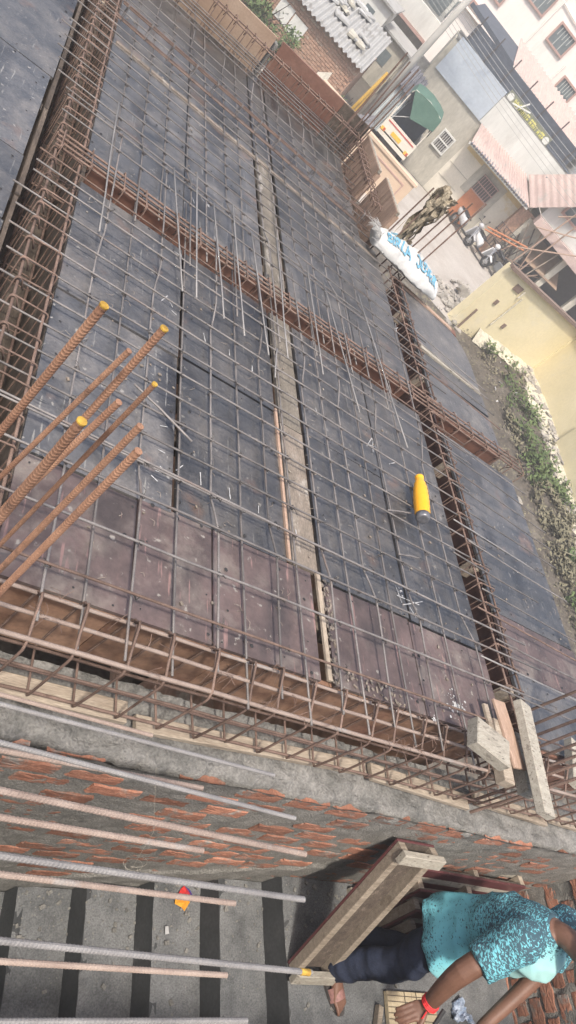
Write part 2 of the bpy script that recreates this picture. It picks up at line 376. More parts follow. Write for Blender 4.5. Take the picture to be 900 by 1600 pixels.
MB().beam((3.36, 5.24, -.02), (4.0, 5.16, -.02), .05, .06).build('edge_batten', 'wood_pink', do)
MB().beam((3.35, 5.36, -.06), (4.15, 5.26, -.06), .09, .05).build('edge_batten', 'rust_ply', do)
MB().obox((4.20, 3.28, -.05), (.05, 0, 0), (0, .035, 0), (0, 0, .03), .006).build('edge_batten', 'wood_pale', do)
for y in (1.5, 2.3, 3.1, 4.0, 4.8): MB().beam((3.25, y, -.07), (4.12, y, -.07), .06, .09).build('joist', 'wood', do)
# chalk marks, paint splashes and dust on the decks
def strokes(parent, segs, z=0.0035, w=0.0045, name='chalk_mark'):
    cb = MB()
    for (u0, v0, u1, v1) in segs:
        a = at(u0, v0, z); b = at(u1, v1, z)
        d = (b-a); L = d.length; nn = Vector((-d.y, d.x, 0)).normalized()*w/2
        k = 4; vs = []
        for i in range(k+1):
            p = a + d*i/k; ww = rnd(.5, 1.3); vs += [p + nn*ww, p - nn*ww]
        cb.add(vs, [(2*i, 2*i+1, 2*i+3, 2*i+2) for i in range(k)])
    return cb.build(name, 'chalk', parent)
for s_ in ([(262, 462, 252, 470), (262, 466, 270, 480)], [(318, 520, 321, 534)], [(358, 546, 359, 556)], [(394, 571, 394, 582)],
           [(313, 738, 314, 758)], [(358, 762, 360, 780)], [(404, 790, 404, 802)], [(275, 735, 286, 727)], [(243, 735, 262, 742), (262, 742, 250, 728), (236, 742, 246, 752)],
           [(250, 665, 262, 667)], [(247, 702, 258, 708)], [(573, 697, 581, 684), (581, 684, 586, 698), (575, 694, 590, 700), (582, 690, 583, 706)],
           [(607, 714, 620, 722), (608, 725, 620, 722)], [(566, 638, 577, 643)], [(493, 637, 495, 646)], [(579, 722, 584, 727)], [(268, 485, 276, 492)], [(272, 392, 285, 402), (280, 390, 284, 402)],
           [(462, 827, 464, 840)], [(494, 640, 496, 648)], [(655, 962, 657, 975)]):
    strokes(dk, s_)
for s_ in ([(265, 290, 266, 300)], [(300, 308, 304, 318)], [(317, 312, 327, 322), (320, 318, 328, 324), (313, 306, 318, 314)], [(618, 505, 620, 520), (614, 515, 622, 512)]): strokes(df, s_)
def splash(parent, u, v, n, spread, rmax, z=0.0032):
    sb = MB(); c = at(u, v, z)
    for i in range(n):
        r = rmax*rnd(.1, 1)**2.2 + .0015; q = rnd(0, 6.28); d = spread*rnd(0, 1)**1.6
        x, y = c.x + d*math.cos(q), c.y + d*math.sin(q)
        k = 9; sb.add([(x + r*rnd(.6, 1.2)*math.cos(6.283*j/k), y + r*rnd(.6, 1.2)*math.sin(6.283*j/k), z + i*1e-5) for j in range(k)], [tuple(range(k))])
    sb.build('paint_splash', 'chalk', parent, kind='stuff')
splash(dk, 711, 1100, 90, .10, .007); splash(dk, 680, 1125, 14, .05, .009); splash(dk, 625, 925, 12, .03, .005)
strokes(dk, [(620, 930, 655, 945), (630, 945, 660, 940), (618, 915, 628, 942), (640, 948, 650, 965)], w=0.004)
splash(dk, 508, 811, 3, .012, .012)

# ---- troughs of timber and rusty ply for the beams
def trough_y(name, label, x0, x1, y0, y1, depth, m_l, m_r, m_b, step=1.1):
    t = thing(name, label, 'formwork', ((x0+x1)/2, (y0+y1)/2, -depth))
    y = y0
    while y < y1 - .05:
        e = min(y1, y + step*rnd(.85, 1.15)); dz = rnd(-.006, .006)
        MB().box((x0-.02, y+.003, -depth+.02), (x0+rnd(-.002, .002), e-.003, -.022+dz)).build('side_board', m_l, t)
        MB().box((x1+rnd(-.002, .002), y+.003, -depth+.02), (x1+.02, e-.003, -.022+dz)).build('side_board', m_r, t)
        MB().box((x0-.02, y+.003, -depth-.02), (x1+.02, e-.003, -depth+.018+dz)).build('bottom_board', m_b, t)
        y = e
    return t
def trough_x(name, label, x0, x1, y0, y1, depth, m_n, m_f, m_b, step=1.1):
    t = thing(name, label, 'formwork', ((x0+x1)/2, (y0+y1)/2, -depth))
    x = x0
    while x < x1 - .05:
        e = min(x1, x + step*rnd(.85, 1.15)); dz = rnd(-.006, .006)
        if m_n: MB().box((x+.003, y0-.02, -depth+.02), (e-.003, y0+rnd(-.002, .002), -.022+dz)).build('side_board', m_n, t)
        MB().box((x+.003, y1+rnd(-.002, .002), -depth+.02), (e-.003, y1+.02, -.022+dz)).build('side_board', m_f, t)
        MB().box((x+.003, y0-.02, -depth-.02), (e-.003, y1+.02, -depth+.018+dz)).build('bottom_board', m_b, t)
        x = e
    return t
trough_y('beam_form', 'deep dark timber trough of the long beam at the left', A0, A1, 1.25, 7.0, .40, 'wood_dark', 'wood_dark', 'wood_dark', .9)
trough_x('beam_form', 'rusty plywood trough of the middle beam crossing the deck', A1+.03, C0-.03, B0, B1, .30, 'maroon', 'rust_ply', 'maroon')
trough_y('beam_form', 'dark red plywood trough between the deck and the overhang', C0, C1, 1.25, 5.2, .34, 'maroon', 'maroon', 'maroon', 1.2)
trough_x('beam_form', 'rusty trough of the beam stub reaching across the overhang', C1+.025, OX, B0+.0, B1, .26, 'rust_ply', 'rust_ply', 'rust_ply', .9)
td = thing('beam_form', 'reddish plywood side of the near edge beam above the stair wall', 'formwork', (2, DI, -.32))
x = 0.30
k = 0
while x < 3.0:
    e = min(3.04, x + rnd(.42, .66))
    MB().box((x+.002, DI+.001, -.325), (e-.002, DI+.019, -.021)).build('side_board', 'form_brown', td); x = e; k += 1
x = 0.2
while x < 4.2:
    e = min(4.2, x + rnd(.7, 1.3)); q = rnd(-.012, .012)
    MB().obox(((x+e)/2, 1.02+q, -.345), ((e-x)/2-rnd(.004, .04), rnd(-.02, .02), rnd(-.008, .008)), (0, .04+rnd(-.012, .006), 0), (0, 0, .014), .003).build('bottom_board', 'wood', td); x = e
x = C1 + .03
while x < 4.15:
    e = min(4.15, x+.45); MB().box((x+.002, DI+.02, -.30), (e-.002, DI+.038, -.021)).build('side_board', 'rust_ply', td); x = e
# ------------------------------------------------------------------ rebar mats
def bar_obj(parent, pts, r, m_, name='bar', n=6):
    return MB().tube(pts, r, n).build(name, m_, parent, smooth=True)
def wob(pts, a=0.0018, steps=5):
    out = []
    for i in range(len(pts)-1):
        p, q = Vector(pts[i]), Vector(pts[i+1])
        for k in range(steps):
            v = p.lerp(q, k/steps)
            if 0 < i+k: v = v + Vector((rnd(-a, a), rnd(-a, a), rnd(-a, a)*.5))
            out.append(v)
    out.append(Vector(pts[-1])); return out
def knots(mb, crossings):
    for (x, y, z) in crossings:
        if random.random() < .12: continue
        a = rnd(0, 3.14); r = rnd(.0065, .0095)
        pts = [(x + .011*math.cos(a+1.26*k)*1.0, y + .011*math.sin(a+1.26*k), z + (.006 if k % 2 else -.004)) for k in range(5)]
        mb.tube(pts, .0028, 4, closed=True)
        b = rnd(0, 6.28); L = rnd(.015, .045)
        mb.tube([(x, y, z), (x+L*.5*math.cos(b), y+L*.5*math.sin(b), z+.012), (x+L*math.cos(b+.3), y+L*math.sin(b+.3), z+rnd(.0, .02))], .0016, 3)
nearm = thing('rebar_mat', 'steel bar grid with bent-up ends over the near deck', 'rebar mesh', (1.8, 2.3, .03))
kn = MB(); xb = []; yb = []
xs = [0.66, .81, .955, 1.125, 1.285, 1.435, 1.585, 1.72, 1.888, 2.035, 2.16, 2.32, 2.465, 2.70, 2.89]
xs_low = []
for i, x in enumerate(xs):
    s = rnd(-.012, .012)
    if i % 2 == 0:
        hi = .085
        pts = [(x+s, 1.02+rnd(-.03, .03), hi-.04), (x+s*.5, 1.62, hi-.02), (x-.003, 1.80, .028), (x, 2.86, .028), (x+.004, 3.06, .07), (x+s, 3.95+rnd(-.15, .3), .075)]
    else:
        pts = [(x+s, .98+rnd(-.02, .05), .022), (x, 2.3, .026), (x-s, 3.62+rnd(0, .3), .03)]
    bar_obj(nearm, wob(pts), .0047, 'steel'); yb.append((x, i % 2))
ysn = [1.80, 1.955, 2.11, 2.255, 2.41, 2.57, 2.72, 2.88, 3.03]
for y in ysn:
    s = rnd(-.02, .02); x0 = A0 - .02 + rnd(-.05, .05); x1 = C1 + rnd(.0, .12)
    z = .040
    bar_obj(nearm, wob([(x0, y+s, z), (1.7, y, z), (x1, y-s, z)]), .0046, 'steel')
    for (x, c) in yb: knots(kn, [(x, y, .036)])
for y in [1.20, 1.41, 1.61, 1.76]:            # top bars on the bent-up ends
    s = rnd(-.012, .012)
    bar_obj(nearm, wob([(A0+.02, y+s, .085), (1.7, y, .082), (C1+rnd(.05, .3), y-s, .085)]), .0048, 'steel' if y > 1.3 else 'rust')
    for (x, c) in yb:
        if c == 0: knots(kn, [(x, y, .078)])
for y in [3.10, 3.20, 3.30]:
    bar_obj(nearm, wob([(A0, y+rnd(-.02, .02), .085), (1.7, y, .085), (C1+.1, y+rnd(-.02, .02), .085)]), .0044, 'steel' if y < 3.25 else 'rust')
    for (x, c) in yb:
        if c == 0: knots(kn, [(x, y, .080)])
for (u0, v0, u1, v1) in ((210, 600, 300, 690), (606, 797, 642, 802), (623, 866, 655, 872)):
    a = at(u0, v0, .05); b = at(u1, v1, .045); bar_obj(nearm, wob([a, a.lerp(b, .5)+Vector((0, 0, .004)), b]), .005, 'steel')
kn.build('tie_wire', 'wire', nearm, kind='stuff')

farm = thing('rebar_mat', 'steel bar grid over the far deck beyond the middle beam', 'rebar mesh', (1.8, 5.3, .03))
kn = MB(); yb = []
for i in range(17):
    x = .66 + .148*i + rnd(-.012, .012); s = rnd(-.015, .015)
    if x > C0-.2: break
    if i % 2: pts = [(x+s, 3.2+rnd(-.2, .1), .08), (x+s, 4.05, .07), (x, 4.25, .03), (x, 6.3, .03), (x, 6.5, .07), (x-s, 6.98, .08)]
    else: pts = [(x+s, 3.5+rnd(-.1, .1), .028), (x, 5.2, .03), (x-s, 7.0, .03)]
    bar_obj(farm, wob(pts), .0048, 'steel'); yb.append((x, i % 2))
for j in range(21):
    y = 3.80 + .152*j + rnd(-.015, .015); s = rnd(-.02, .02)
    z = .085 if (y < 4.1 or y > 6.45) else .042
    bar_obj(farm, wob([(A0+rnd(-.1, .05), y+s, z), (1.7, y, z), ((C1 if y < 5.3 else 2.92)+rnd(-.05, .1), y-s, z)]), .0046, 'steel')
    for (x, c) in yb: knots(kn, [(x, y, z-.006)])
for j in range(4):
    y = 6.95 - j*.1; bar_obj(farm, wob([(A0, y, .13), (2.9, y+rnd(-.02, .02), .13)]), .005, 'steel')
kn.build('tie_wire', 'wire', farm, kind='stuff')
# extra short top bars laid over beam B
for (u0, v0, u1, v1) in ((186, 160, 155, 362), (272, 262, 285, 455), (308, 270, 307, 465), (334, 318, 350, 498), (364, 320, 382, 525), (393, 362, 420, 555), (432, 372, 450, 560),
                         (480, 415, 505, 585), (433, 545, 430, 590), (560, 460, 637, 700), (505, 440, 562, 645)):
    a = at(u0, v0, .095); b = at(u1, v1, .095)
    o = thing('loose_bar', 'x', 'rebar', ((a+b)/2)); bar_obj(o, wob([a, b], .003, 4), .0044, 'steel_pale')
loose = [o for o in COL.objects if o.name.startswith('loose_bar')]
loose.sort(key=lambda o: o.location.x)
ordn = ['first', 'second', 'third', 'fourth', 'fifth', 'sixth', 'seventh', 'eighth', 'ninth', 'tenth', 'eleventh', 'twelfth', 'thirteenth']
for i, o in enumerate(loose):
    tag(o, 'pale loose top bar laid across the middle beam, %s from the left' % ordn[i], 'rebar', 'short bars laid over the middle beam')

# bars lying across the overhang, ends poking out
ovb = []
for (y, x0, x1, z, m_) in ((1.40, 3.0, 4.3, .1, 'steel'), (1.55, 2.9, 4.4, .1, 'steel_pale'), (1.70, 3.1, 4.35, .1, 'steel'), (1.86, 3.0, 4.25, .1, 'rust'), (2.02, 3.1, 4.22, .1, 'steel'),
                           (2.18, 2.9, 3.8, .1, 'steel'), (2.34, 3.1, 4.22, .1, 'steel'), (2.47, 3.0, 3.9, .1, 'steel_pale'), (2.62, 3.2, 4.25, .1, 'steel'), (2.80, 3.1, 4.28, .1, 'steel'),
                           (2.95, 3.1, 4.30, .1, 'steel'), (3.10, 3.2, 4.22, .1, 'steel'), (3.26, 3.1, 4.18, .1, 'steel'), (3.95, 3.1, 4.16, .06, 'rust'), (4.08, 3.1, 4.14, .06, 'steel'), (4.28, 3.2, 4.15, .06, 'steel'), (4.40, 3.2, 4.15, .06, 'steel')):
    o = thing('overhang_bar', 'x', 'rebar', ((x0+x1)/2, y, .05)); ovb.append(o)
    bar_obj(o, wob([(x0, y+rnd(-.012, .012), .075), ((x0+x1)/2, y, .06), (x1, y+rnd(-.012, .012), .045)], .0012), .0046, m_)
for i, o in enumerate(ovb):
    nth = ordn[i] if i < 13 else ['fourteenth', 'fifteenth', 'sixteenth', 'seventeenth'][i-13]
    tag(o, 'steel bar lying across the overhanging deck, %s counted from the near end' % nth, 'rebar', 'bars lying across the overhang')

# ------------------------------------------------------------------ beam cages
def stirrup_pts(w, h, r=0.014, hook=0.055):
    """closed link in the local (a, c) plane, top at c = 0, with two hooks turned in at a top corner"""
    pts = []
    def arc(cx, cy, a0, a1, n=3):
        for k in range(n+1): a = a0 + (a1-a0)*k/n; pts.append((cx + r*math.cos(a), cy + r*math.sin(a)))
    h2 = math.pi/2
    pts.append((-w/2+.01+hook*.6, -hook*.8))
    arc(-w/2+r, -r, h2*.5, h2*2); arc(-w/2+r, -h+r, h2*2, h2*3); arc(w/2-r, -h+r, h2*3, h2*4); arc(w/2-r, -r, 0, h2); arc(-w/2+r, -r, h2, h2*2.3)
    pts.append((-w/2+.004+hook*.35, -hook)); return pts
def cage(name, label, axis, c, s0, s1, w, h, ztop, pitch, rb=.0062, rs=.0037, mb_='rust', ms='rust', tops=2, flip=False, jitter=.02, ribs=False):
    base = (c, (s0+s1)/2, ztop-h) if axis == 'Y' else ((s0+s1)/2, c, ztop-h)
    t = thing(name, label, 'rebar cage', base)
    def W(s, a, z): return (c+a, s, z) if axis == 'Y' else (s, c+a, z)
    offs = [-w/2+.014, w/2-.014] if tops == 2 else [-w/2+.014 + (w-.028)*k/(tops-1) for k in range(tops)]
    for a in offs:
        MB().tube(wob([W(s0, a, ztop-.014), W((s0+s1)/2, a, ztop-.016), W(s1, a, ztop-.014)], .003, 6), rb, 7).build('longitudinal_bar', mb_, t, smooth=True)
    for a in (-w/2+.014, w/2-.014):
        MB().tube(wob([W(s0, a, ztop-h+.014), W(s1, a, ztop-h+.014)], .003, 6), rb, 7).build('longitudinal_bar', mb_, t, smooth=True)
    me = None; n = int((s1-s0)/pitch)
    P = stirrup_pts(w, h)
    sg = -1 if flip else 1
    mbx = MB().tube([(sg*a, .008*(k/len(P)-.5), z) for k, (a, z) in enumerate(P)], rs, 5)
    tmp = mbx.build('stirrup', ms, None, smooth=True); me = tmp.data; bpy.data.objects.remove(tmp)
    for i in range(n+1):
        s = s0 + .03 + i*pitch + rnd(-jitter, jitter)
        M = Matrix.Translation(Vector(W(s, rnd(-.003, .003), ztop + rnd(-.004, .008))) - Vector(base)) @ Matrix.Rotation((0 if axis == 'Y' else math.pi/2) + rnd(-.07, .07), 4, 'Z') @ Matrix.Rotation(rnd(-.05, .05), 4, 'X')
        place('stirrup', me, t, M)
    return t
cage('beam_cage', 'rusty stirrup cage in the deep trough at the left', 'Y', .437, 1.3, 7.0, .15, .36, .055, .135)
cb = cage('beam_cage', 'rusty stirrup cage of the middle beam crossing the deck', 'X', 3.555, .36, 4.22, .17, .27, .075, .16, tops=4)
cage('beam_cage', 'rusty stirrup cage between the deck and the overhang', 'Y', 3.19, 1.05, 5.25, .15, .30, .06, .125)
cage('beam_cage', 'light cage of thin bars raised over the far deck', 'X', 5.62, .5, 2.95, .07, .12, .15, .19, rb=.0055, rs=.003, mb_='rust', ms='steel')
# near edge beam: open-topped links with bent hooks, thicker bars
cdg = thing('beam_cage', 'rusty cage of the near edge beam with tall hooked links over the stair wall', 'rebar cage', (2, 1.06, -.3))
for (y, z, r) in ((0.985, .02, .008), (1.06, .03, .007), (1.135, .022, .0068), (.985, -.285, .006), (1.135, -.285, .006), (.985, -.13, .005), (1.06, -.29, .005)):
    MB().tube(wob([(-.1, y+.004, z), (2, y, z-.004), (4.3, y+.004, z)], .003, 9), r, 7).build('longitudinal_bar', 'rust_pale' if z > 0 else 'rust', cdg, smooth=True)
Pd = [(.995, -.02), (.985, .035), (.983, .028), (.972, .0), (.972, -.28), (.976, -.297), (.99, -.30), (1.13, -.30), (1.144, -.296), (1.148, -.28), (1.148, .02), (1.15, .05), (1.14, .075), (1.125, .08), (1.11, .07)]
# outer leg bends inward at the top towards the slab, like the photo's hooked links
Pd = [(1.125, .045), (1.115, .075), (1.10, .07), (1.03, .035), (.99, .02), (.974, -.005), (.972, -.03), (.972, -.28), (.976, -.297), (.99, -.30), (1.13, -.30), (1.144, -.296), (1.148, -.28), (1.148, .01), (1.14, .04), (1.12, .055), (1.06, .035)]
tmp = MB().tube([(.005*(k/len(Pd)), y-1.06, z+.3) for k, (y, z) in enumerate(Pd)], .0048, 6).build('link', 'rust', None, smooth=True); me = tmp.data; bpy.data.objects.remove(tmp)
x = .52
while x < 4.3:
    place('link', me, cdg, Matrix.Translation((x-2, rnd(-.006, .006), rnd(-.008, .006))) @ Matrix.Rotation(rnd(-.1, .1), 4, 'Z') @ Matrix.Rotation(rnd(-.04, .04), 4, 'Y')); x += .16 + rnd(-.018, .018)
tw = MB()
for i in range(40):
    x = rnd(.6, 3.0); y = random.choice((.985, 1.06, 1.135)); 
    for k in range(3): a = rnd(0, 6.28); tw.tube([(x, y, .03), (x+.02*math.cos(a), y+.02*math.sin(a), .045), (x+.05*math.cos(a), y+.05*math.sin(a), rnd(0, .05))], .0009, 3)
tw.build('tie_wire', 'rust', cdg, kind='stuff')
# upstand cages at the far edge and along the far part of beam C
cage('beam_cage', 'dense rusty cage standing in front of the far upright boards', 'X', 6.93, .2, 2.9, .13, .30, .27, .105, ms='rust')
cage('beam_cage', 'dense rusty cage in front of the brown plank boards at the far right edge', 'Y', 2.90, 5.66, 6.95, .10, .26, .24, .10)

# ------------------------------------------------------------------ upright boards round the far edge
fb = thing('edge_board', 'tan upright plywood board at the far edge, nearest the green shrub', 'board', (1.0, 7.07, 0))
MB().obox((.95, 7.075, .04), (.83, 0, 0), (0, .009, 0), (0, 0, .31), .002).build('panel', 'tan_ply', fb); MB().beam((.12, 7.10, .33), (1.78, 7.10, .33), .03, .03).build('rail', 'tan_ply', fb)
fb = thing('edge_board', 'dark red upright plywood board at the far edge', 'board', (2.25, 7.07, 0))
MB().obox((2.23, 7.075, .04), (.38, 0, 0), (0, .009, 0), (0, 0, .32), .002).build('panel', 'rust_ply', fb); MB().beam((1.85, 7.10, .34), (2.61, 7.10, .34), .03, .03).build('rail', 'rust_ply', fb)
fb = thing('edge_board', 'dark brown upright planks at the far corner of the slab', 'board', (2.9, 7.07, 0))
for k in range(4): MB().obox((2.66+.085*k, 7.075+rnd(-.004, .004), .04), (.045, 0, 0), (0, .01, 0), (0, 0, .32+rnd(-.01, .01)), .003).build('plank', 'wood_dark', fb)
fb = thing('post', 'weathered concrete post standing between the two far boards', 'post', (1.8, 7.2, -.4))
MB().obox((1.80, 7.15, -.1), (.035, 0, 0), (0, .05, 0), (0, 0, .40), .005).build('shaft', 'concrete', fb)
mat('plank_brown', (0.20, 0.135, 0.10), (0.28, 0.20, 0.155), rough=.8, scale=5, bump=.25, bscale=30, fine=.25, stretch=(8, 8, 1.5), c3=(.34, .25, .19), s3=2, t3=.57, rand=.22)
for (ya, yb_, zt, lab, bx) in ((6.98, 6.30, .31, 'brown plank board with a pale top edge at the far right corner', 2.97), (6.18, 5.58, .33, 'brown plank board with a pale top edge, second from the far corner', 3.01)):
    fb = thing('edge_board', lab, 'board', (bx, (ya+yb_)/2, 0)); y = ya
    while y > yb_ + .02:
        e = max(yb_, y-.11); MB().obox((bx+rnd(-.003, .003), (y+e)/2, zt/2-.1), (.010, 0, 0), (0, (y-e)/2-.002, 0), (0, 0, zt/2+.1), .002).build('plank', 'plank_brown', fb); y = e
    MB().obox((bx+.015, (ya+yb_)/2, zt-.012), (.012, 0, 0), (0, (ya-yb_)/2, 0), (0, 0, .018), .003).build('top_edge', 'wood_pale', fb)
    MB().obox((bx+.03, yb_+.03, .05), (.02, 0, 0), (0, .025, 0), (0, 0, zt-.08), .003).build('stud', 'wood_pink', fb)

# wire clippings, chips and cement crumbs dropped on the decks
dbr = MB()
for i in range(520):
    x_ = rnd(.55, 4.1); y_ = rnd(1.2, 6.9)
    if i % 3 == 0: y_ = rnd(1.2, 3.4)
    if C0 < x_ < C1 or B0 < y_ < B1 or (x_ > C1 and y_ > 4.9): continue
    a_ = rnd(0, 3.14)
    if i % 2:
        l_ = rnd(.008, .03); dbr.tube([(x_, y_, .006), (x_+l_*math.cos(a_), y_+l_*math.sin(a_), .012), (x_+1.7*l_*math.cos(a_+.4), y_+1.7*l_*math.sin(a_+.4), .007)], .0011, 3)
    else:
        r_ = rnd(.002, .008); dbr.obox((x_, y_, .005), (r_*math.cos(a_), r_*math.sin(a_), 0), (-r_*.7*math.sin(a_), r_*.7*math.cos(a_), 0), (0, 0, r_*.3))
tag(dbr.build('deck_litter', 'wood_wet'), 'wire clippings and cement crumbs scattered over the shuttering decks', 'debris', kind='stuff')

# ------------------------------------------------------------------ columns of starter bars
mat('yellow_paint', (0.32, 0.19, 0.03), (0.46, 0.29, 0.05), rough=.7, scale=60, bump=.2, fine=.3)
ca = thing('column_bars', 'thick rusty ribbed starter bars rising beside the deck, some with yellow tips', 'rebar', (.4, 1.05, -.3))
for (u, v, t, r, ub, vb, yel) in ((163, 477, 1.33, .0086, 0, 672, 1), (203, 547, 1.40, .0060, 0, 737, 0), (257, 513, 1.42, .0080, 0, 800, 1), (187, 627, 1.38, .0070, 0, 797, 0),
                                  (128, 658, 1.20, .0086, 0, 812, 1), (242, 600, 1.44, .0056, 0, 848, 1), (222, 663, 1.38, .0072, 0, 888, 0), (218, 703, 1.28, .0076, 0, 925, 0)):
    top = at_t(u, v, t); d = ray(ub, vb)
    # foot: the point of that line of sight closest to the plumb line under the tip, then carried on down
    best = min((( (EYE+d*(k*.01)).xy - top.xy ).length, k) for k in range(60, 260))[1]
    mid = EYE + d*(best*.01); mid.xy = top.xy.lerp(mid.xy, .8)
    foot = top + (mid - top)*((top.z + .3)/(top.z - mid.z))
    o = ribbed(foot, top, r, pitch=r*1.15).build('bar', 'rust_near', ca, smooth=False)
    if yel:
        ax = (top-foot).normalized(); e1 = ax.orthogonal().normalized(); e2 = ax.cross(e1)
        MB().add([top + (e1*math.cos(.6283*k)+e2*math.sin(.6283*k))*r*1.14 + ax*.0012*q for q in (-2, 1) for k in range(10)],
                 [(k, (k+1) % 10, 10+(k+1) % 10, 10+k) for k in range(10)] + [tuple(range(10, 20))]).build('tip', 'yellow_paint', ca)
cc = thing('column_bars', 'rusty starter bars leaving the frame at the right, behind the stacked timber', 'rebar', (3.5, 1.0, -.3))
for (u, v) in ((845, 1103), (850, 1127), (852, 1143), (850, 1166), (858, 1178), (862, 1196), (840, 1216), (846, 1232)):
    p = at(u, v, .06); ribbed((p.x, p.y, -.35), (p.x+rnd(-.02, .02), p.y+rnd(-.02, .02), 1.0+rnd(-.1, .1)), .0075, pitch=.012, n=8).build('bar', 'rust', cc)
# the column that carries the wrapped bars, beyond the sack
cw = thing('column_bars', 'six bare starter bars with old sacking wrapped round their tops', 'rebar', (3.75, 5.75, -.5))
tops = []
for (u0, v0, u1, v1) in ((594, 372, 682, 293), (604, 386, 690, 300), (616, 392, 700, 318), (622, 402, 712, 330), (632, 412, 742, 318), (640, 424, 765, 318)):
    p = at(u0, v0, .1); q = at(u1, v1, .1)
    # plumb bar through p; its top is where the sight line of the tip passes closest
    d = ray(u1, v1); k = min((((EYE+d*(k*.02)).xy - p.xy).length, k) for k in range(150, 600))[1]; tp = EYE + d*(k*.02)
    tp.xy = p.xy.lerp(tp.xy, .6); tops.append(tp)
    ribbed((p.x, p.y, -.6), tp, .0068, pitch=.02, n=6).build('bar', 'rust', cw)
mat('sacking', (0.20, 0.165, 0.115), (0.33, 0.285, 0.21), rough=.95, scale=14, bump=.6, bscale=80, fine=.35, c3=(.12, .10, .07), s3=8, t3=.55)
c0 = (tops[0]+tops[1]+tops[2]+tops[3])/4
def crumple(mb, a=.04, sc=6, seed=0, zs=1.0):
    for i, p in enumerate(mb.v):
        q = Vector((p.x, p.y, p.z*zs))*sc + Vector((seed, seed*2, 0)); mb.v[i] = p + Vector((noise.noise(q), noise.noise(q+Vector((9, 3, 1))), noise.noise(q+Vector((2, 8, 5)))))*a
    return mb
wr = thing('sacking', 'torn beige sacking wrapped round the tops of the starter bars', 'sacking', c0-Vector((0, 0, .5)))
secs = [(c0+Vector((0, 0, z)), (rx, 0, 0), (0, ry, 0)) for z, rx, ry in ((-.28, .02, .02), (-.24, .03, .035), (-.16, .045, .05), (-.08, .06, .06), (-.02, .07, .065), (.03, .06, .06), (.06, .02, .02))]
fine_secs = []
for i in range(len(secs)-1):
    for k in range(9):
        f_ = k/9; fine_secs.append(tuple(Vector(secs[i][j]).lerp(Vector(secs[i+1][j]), f_) for j in range(3)))
crumple(crumple(crumple(MB().loft(fine_secs, 90), .06, 7), .035, 22, 5, .25), .012, 60, 2, .2).build('wrap', 'sacking', wr)
for i in range(46):
    a = 6.2832*i/46 + rnd(-.1, .1); r0 = rnd(.05, .09); w0 = rnd(.012, .032); n_ = 7; vs_ = []; Ls = rnd(.18, .5); z0_ = rnd(-.06, .06); tw_ = rnd(-.6, .6); dr = rnd(-.05, .05)
    for k in range(n_+1):
        f_ = k/n_; rr_ = r0*(1-.45*f_) + .025*math.sin(f_*9+i); aa = a + tw_*f_*.5 + dr*math.sin(f_*5+i*2)
        p = c0 + Vector((rr_*math.cos(aa), rr_*math.sin(aa), z0_ - Ls*f_)); t_ = Vector((-math.sin(aa+tw_*f_*2), math.cos(aa+tw_*f_*2), rnd(-.2, .2)))*w0*(1-.4*f_)*rnd(.7, 1.2)
        vs_ += [p-t_, p+t_]
    MB().add(vs_, [(2*k, 2*k+1, 2*k+3, 2*k+2) for k in range(n_)]).build('strip', 'sacking', wr)
for i in range(6):
    rg = MB()
    a = rnd(0, 6.28); p = c0 + Vector((.1*math.cos(a), .1*math.sin(a), rnd(-.6, -.2))); w_ = Vector((rnd(-.06, .06), rnd(-.06, .06), rnd(-.05, .02))); h_ = Vector((rnd(-.04, .04), rnd(-.04, .04), -rnd(.08, .2)))
    rg.add([p, p+w_, p+w_+h_, p+h_], [(0, 1, 2, 3)]); rg.build('rag', 'sacking', wr)
ck = thing('column_bars', 'starter bars at the far corner of the slab, in front of the road', 'rebar', (3.1, 7.0, -.3))
for (x, y, h_) in ((2.72, 6.92, .95), (2.80, 6.9, 1.0), (2.9, 6.92, .9), (2.74, 7.03, 1.02), (2.83, 7.03, .95), (2.92, 7.03, 1.0)):
    ribbed((x, y, -.4), (x+rnd(-.05, .05), y+rnd(-.05, .05), h_), .0065, pitch=.02, n=6).build('bar', 'rust', ck)

# ------------------------------------------------------------------ timber offcuts on the near corner
def off(lab, a, b, w_, h_, m_, tilt=0.0):
    o = thing('timber_offcut', lab, 'timber', (Vector(a)+Vector(b))/2)
    up = Vector((tilt, 0, 1)); mbx = MB().beam(a, b, w_, h_, up, .004); mbx.build('block', m_, o); return o
off('pink plywood strip lying under the longest timber at the near corner', at(778, 1095, .10), at(812, 1202, .10), .105, .018, 'wood_pink', .1)
off('short thick grey timber block lying askew on the near edge cage', at(738, 1142, .17), at(788, 1182, .17), .125, .06, 'wood_pale', -.15)
off('stubby timber block half hidden under the askew grey block', at(772, 1128, .07), at(790, 1226, .07), .07, .055, 'wood')
off('timber block with a bleached white end between the other offcuts', at(806, 1150, .055), at(826, 1243, .055), .085, .06, 'wood_pale')
off('longest pale timber offcut lying across the corner of the slab', at(815, 1100, .15), at(853, 1275, .15), .10, .045, 'wood_pale', .15)
off('small split timber wedge resting against the longest offcut', at(832, 1190, .10), at(843, 1232, .10), .05, .035, 'wood', .2)
off('thin grey lath lying beside the pink plywood strip', at(757, 1100, .09), at(770, 1150, .085), .03, .02, 'wood', 0)
off('small pale timber piece at the right edge behind the starter bars', at(893, 1160, .05), at(897, 1225, .05), .07, .05, 'wood_pale')

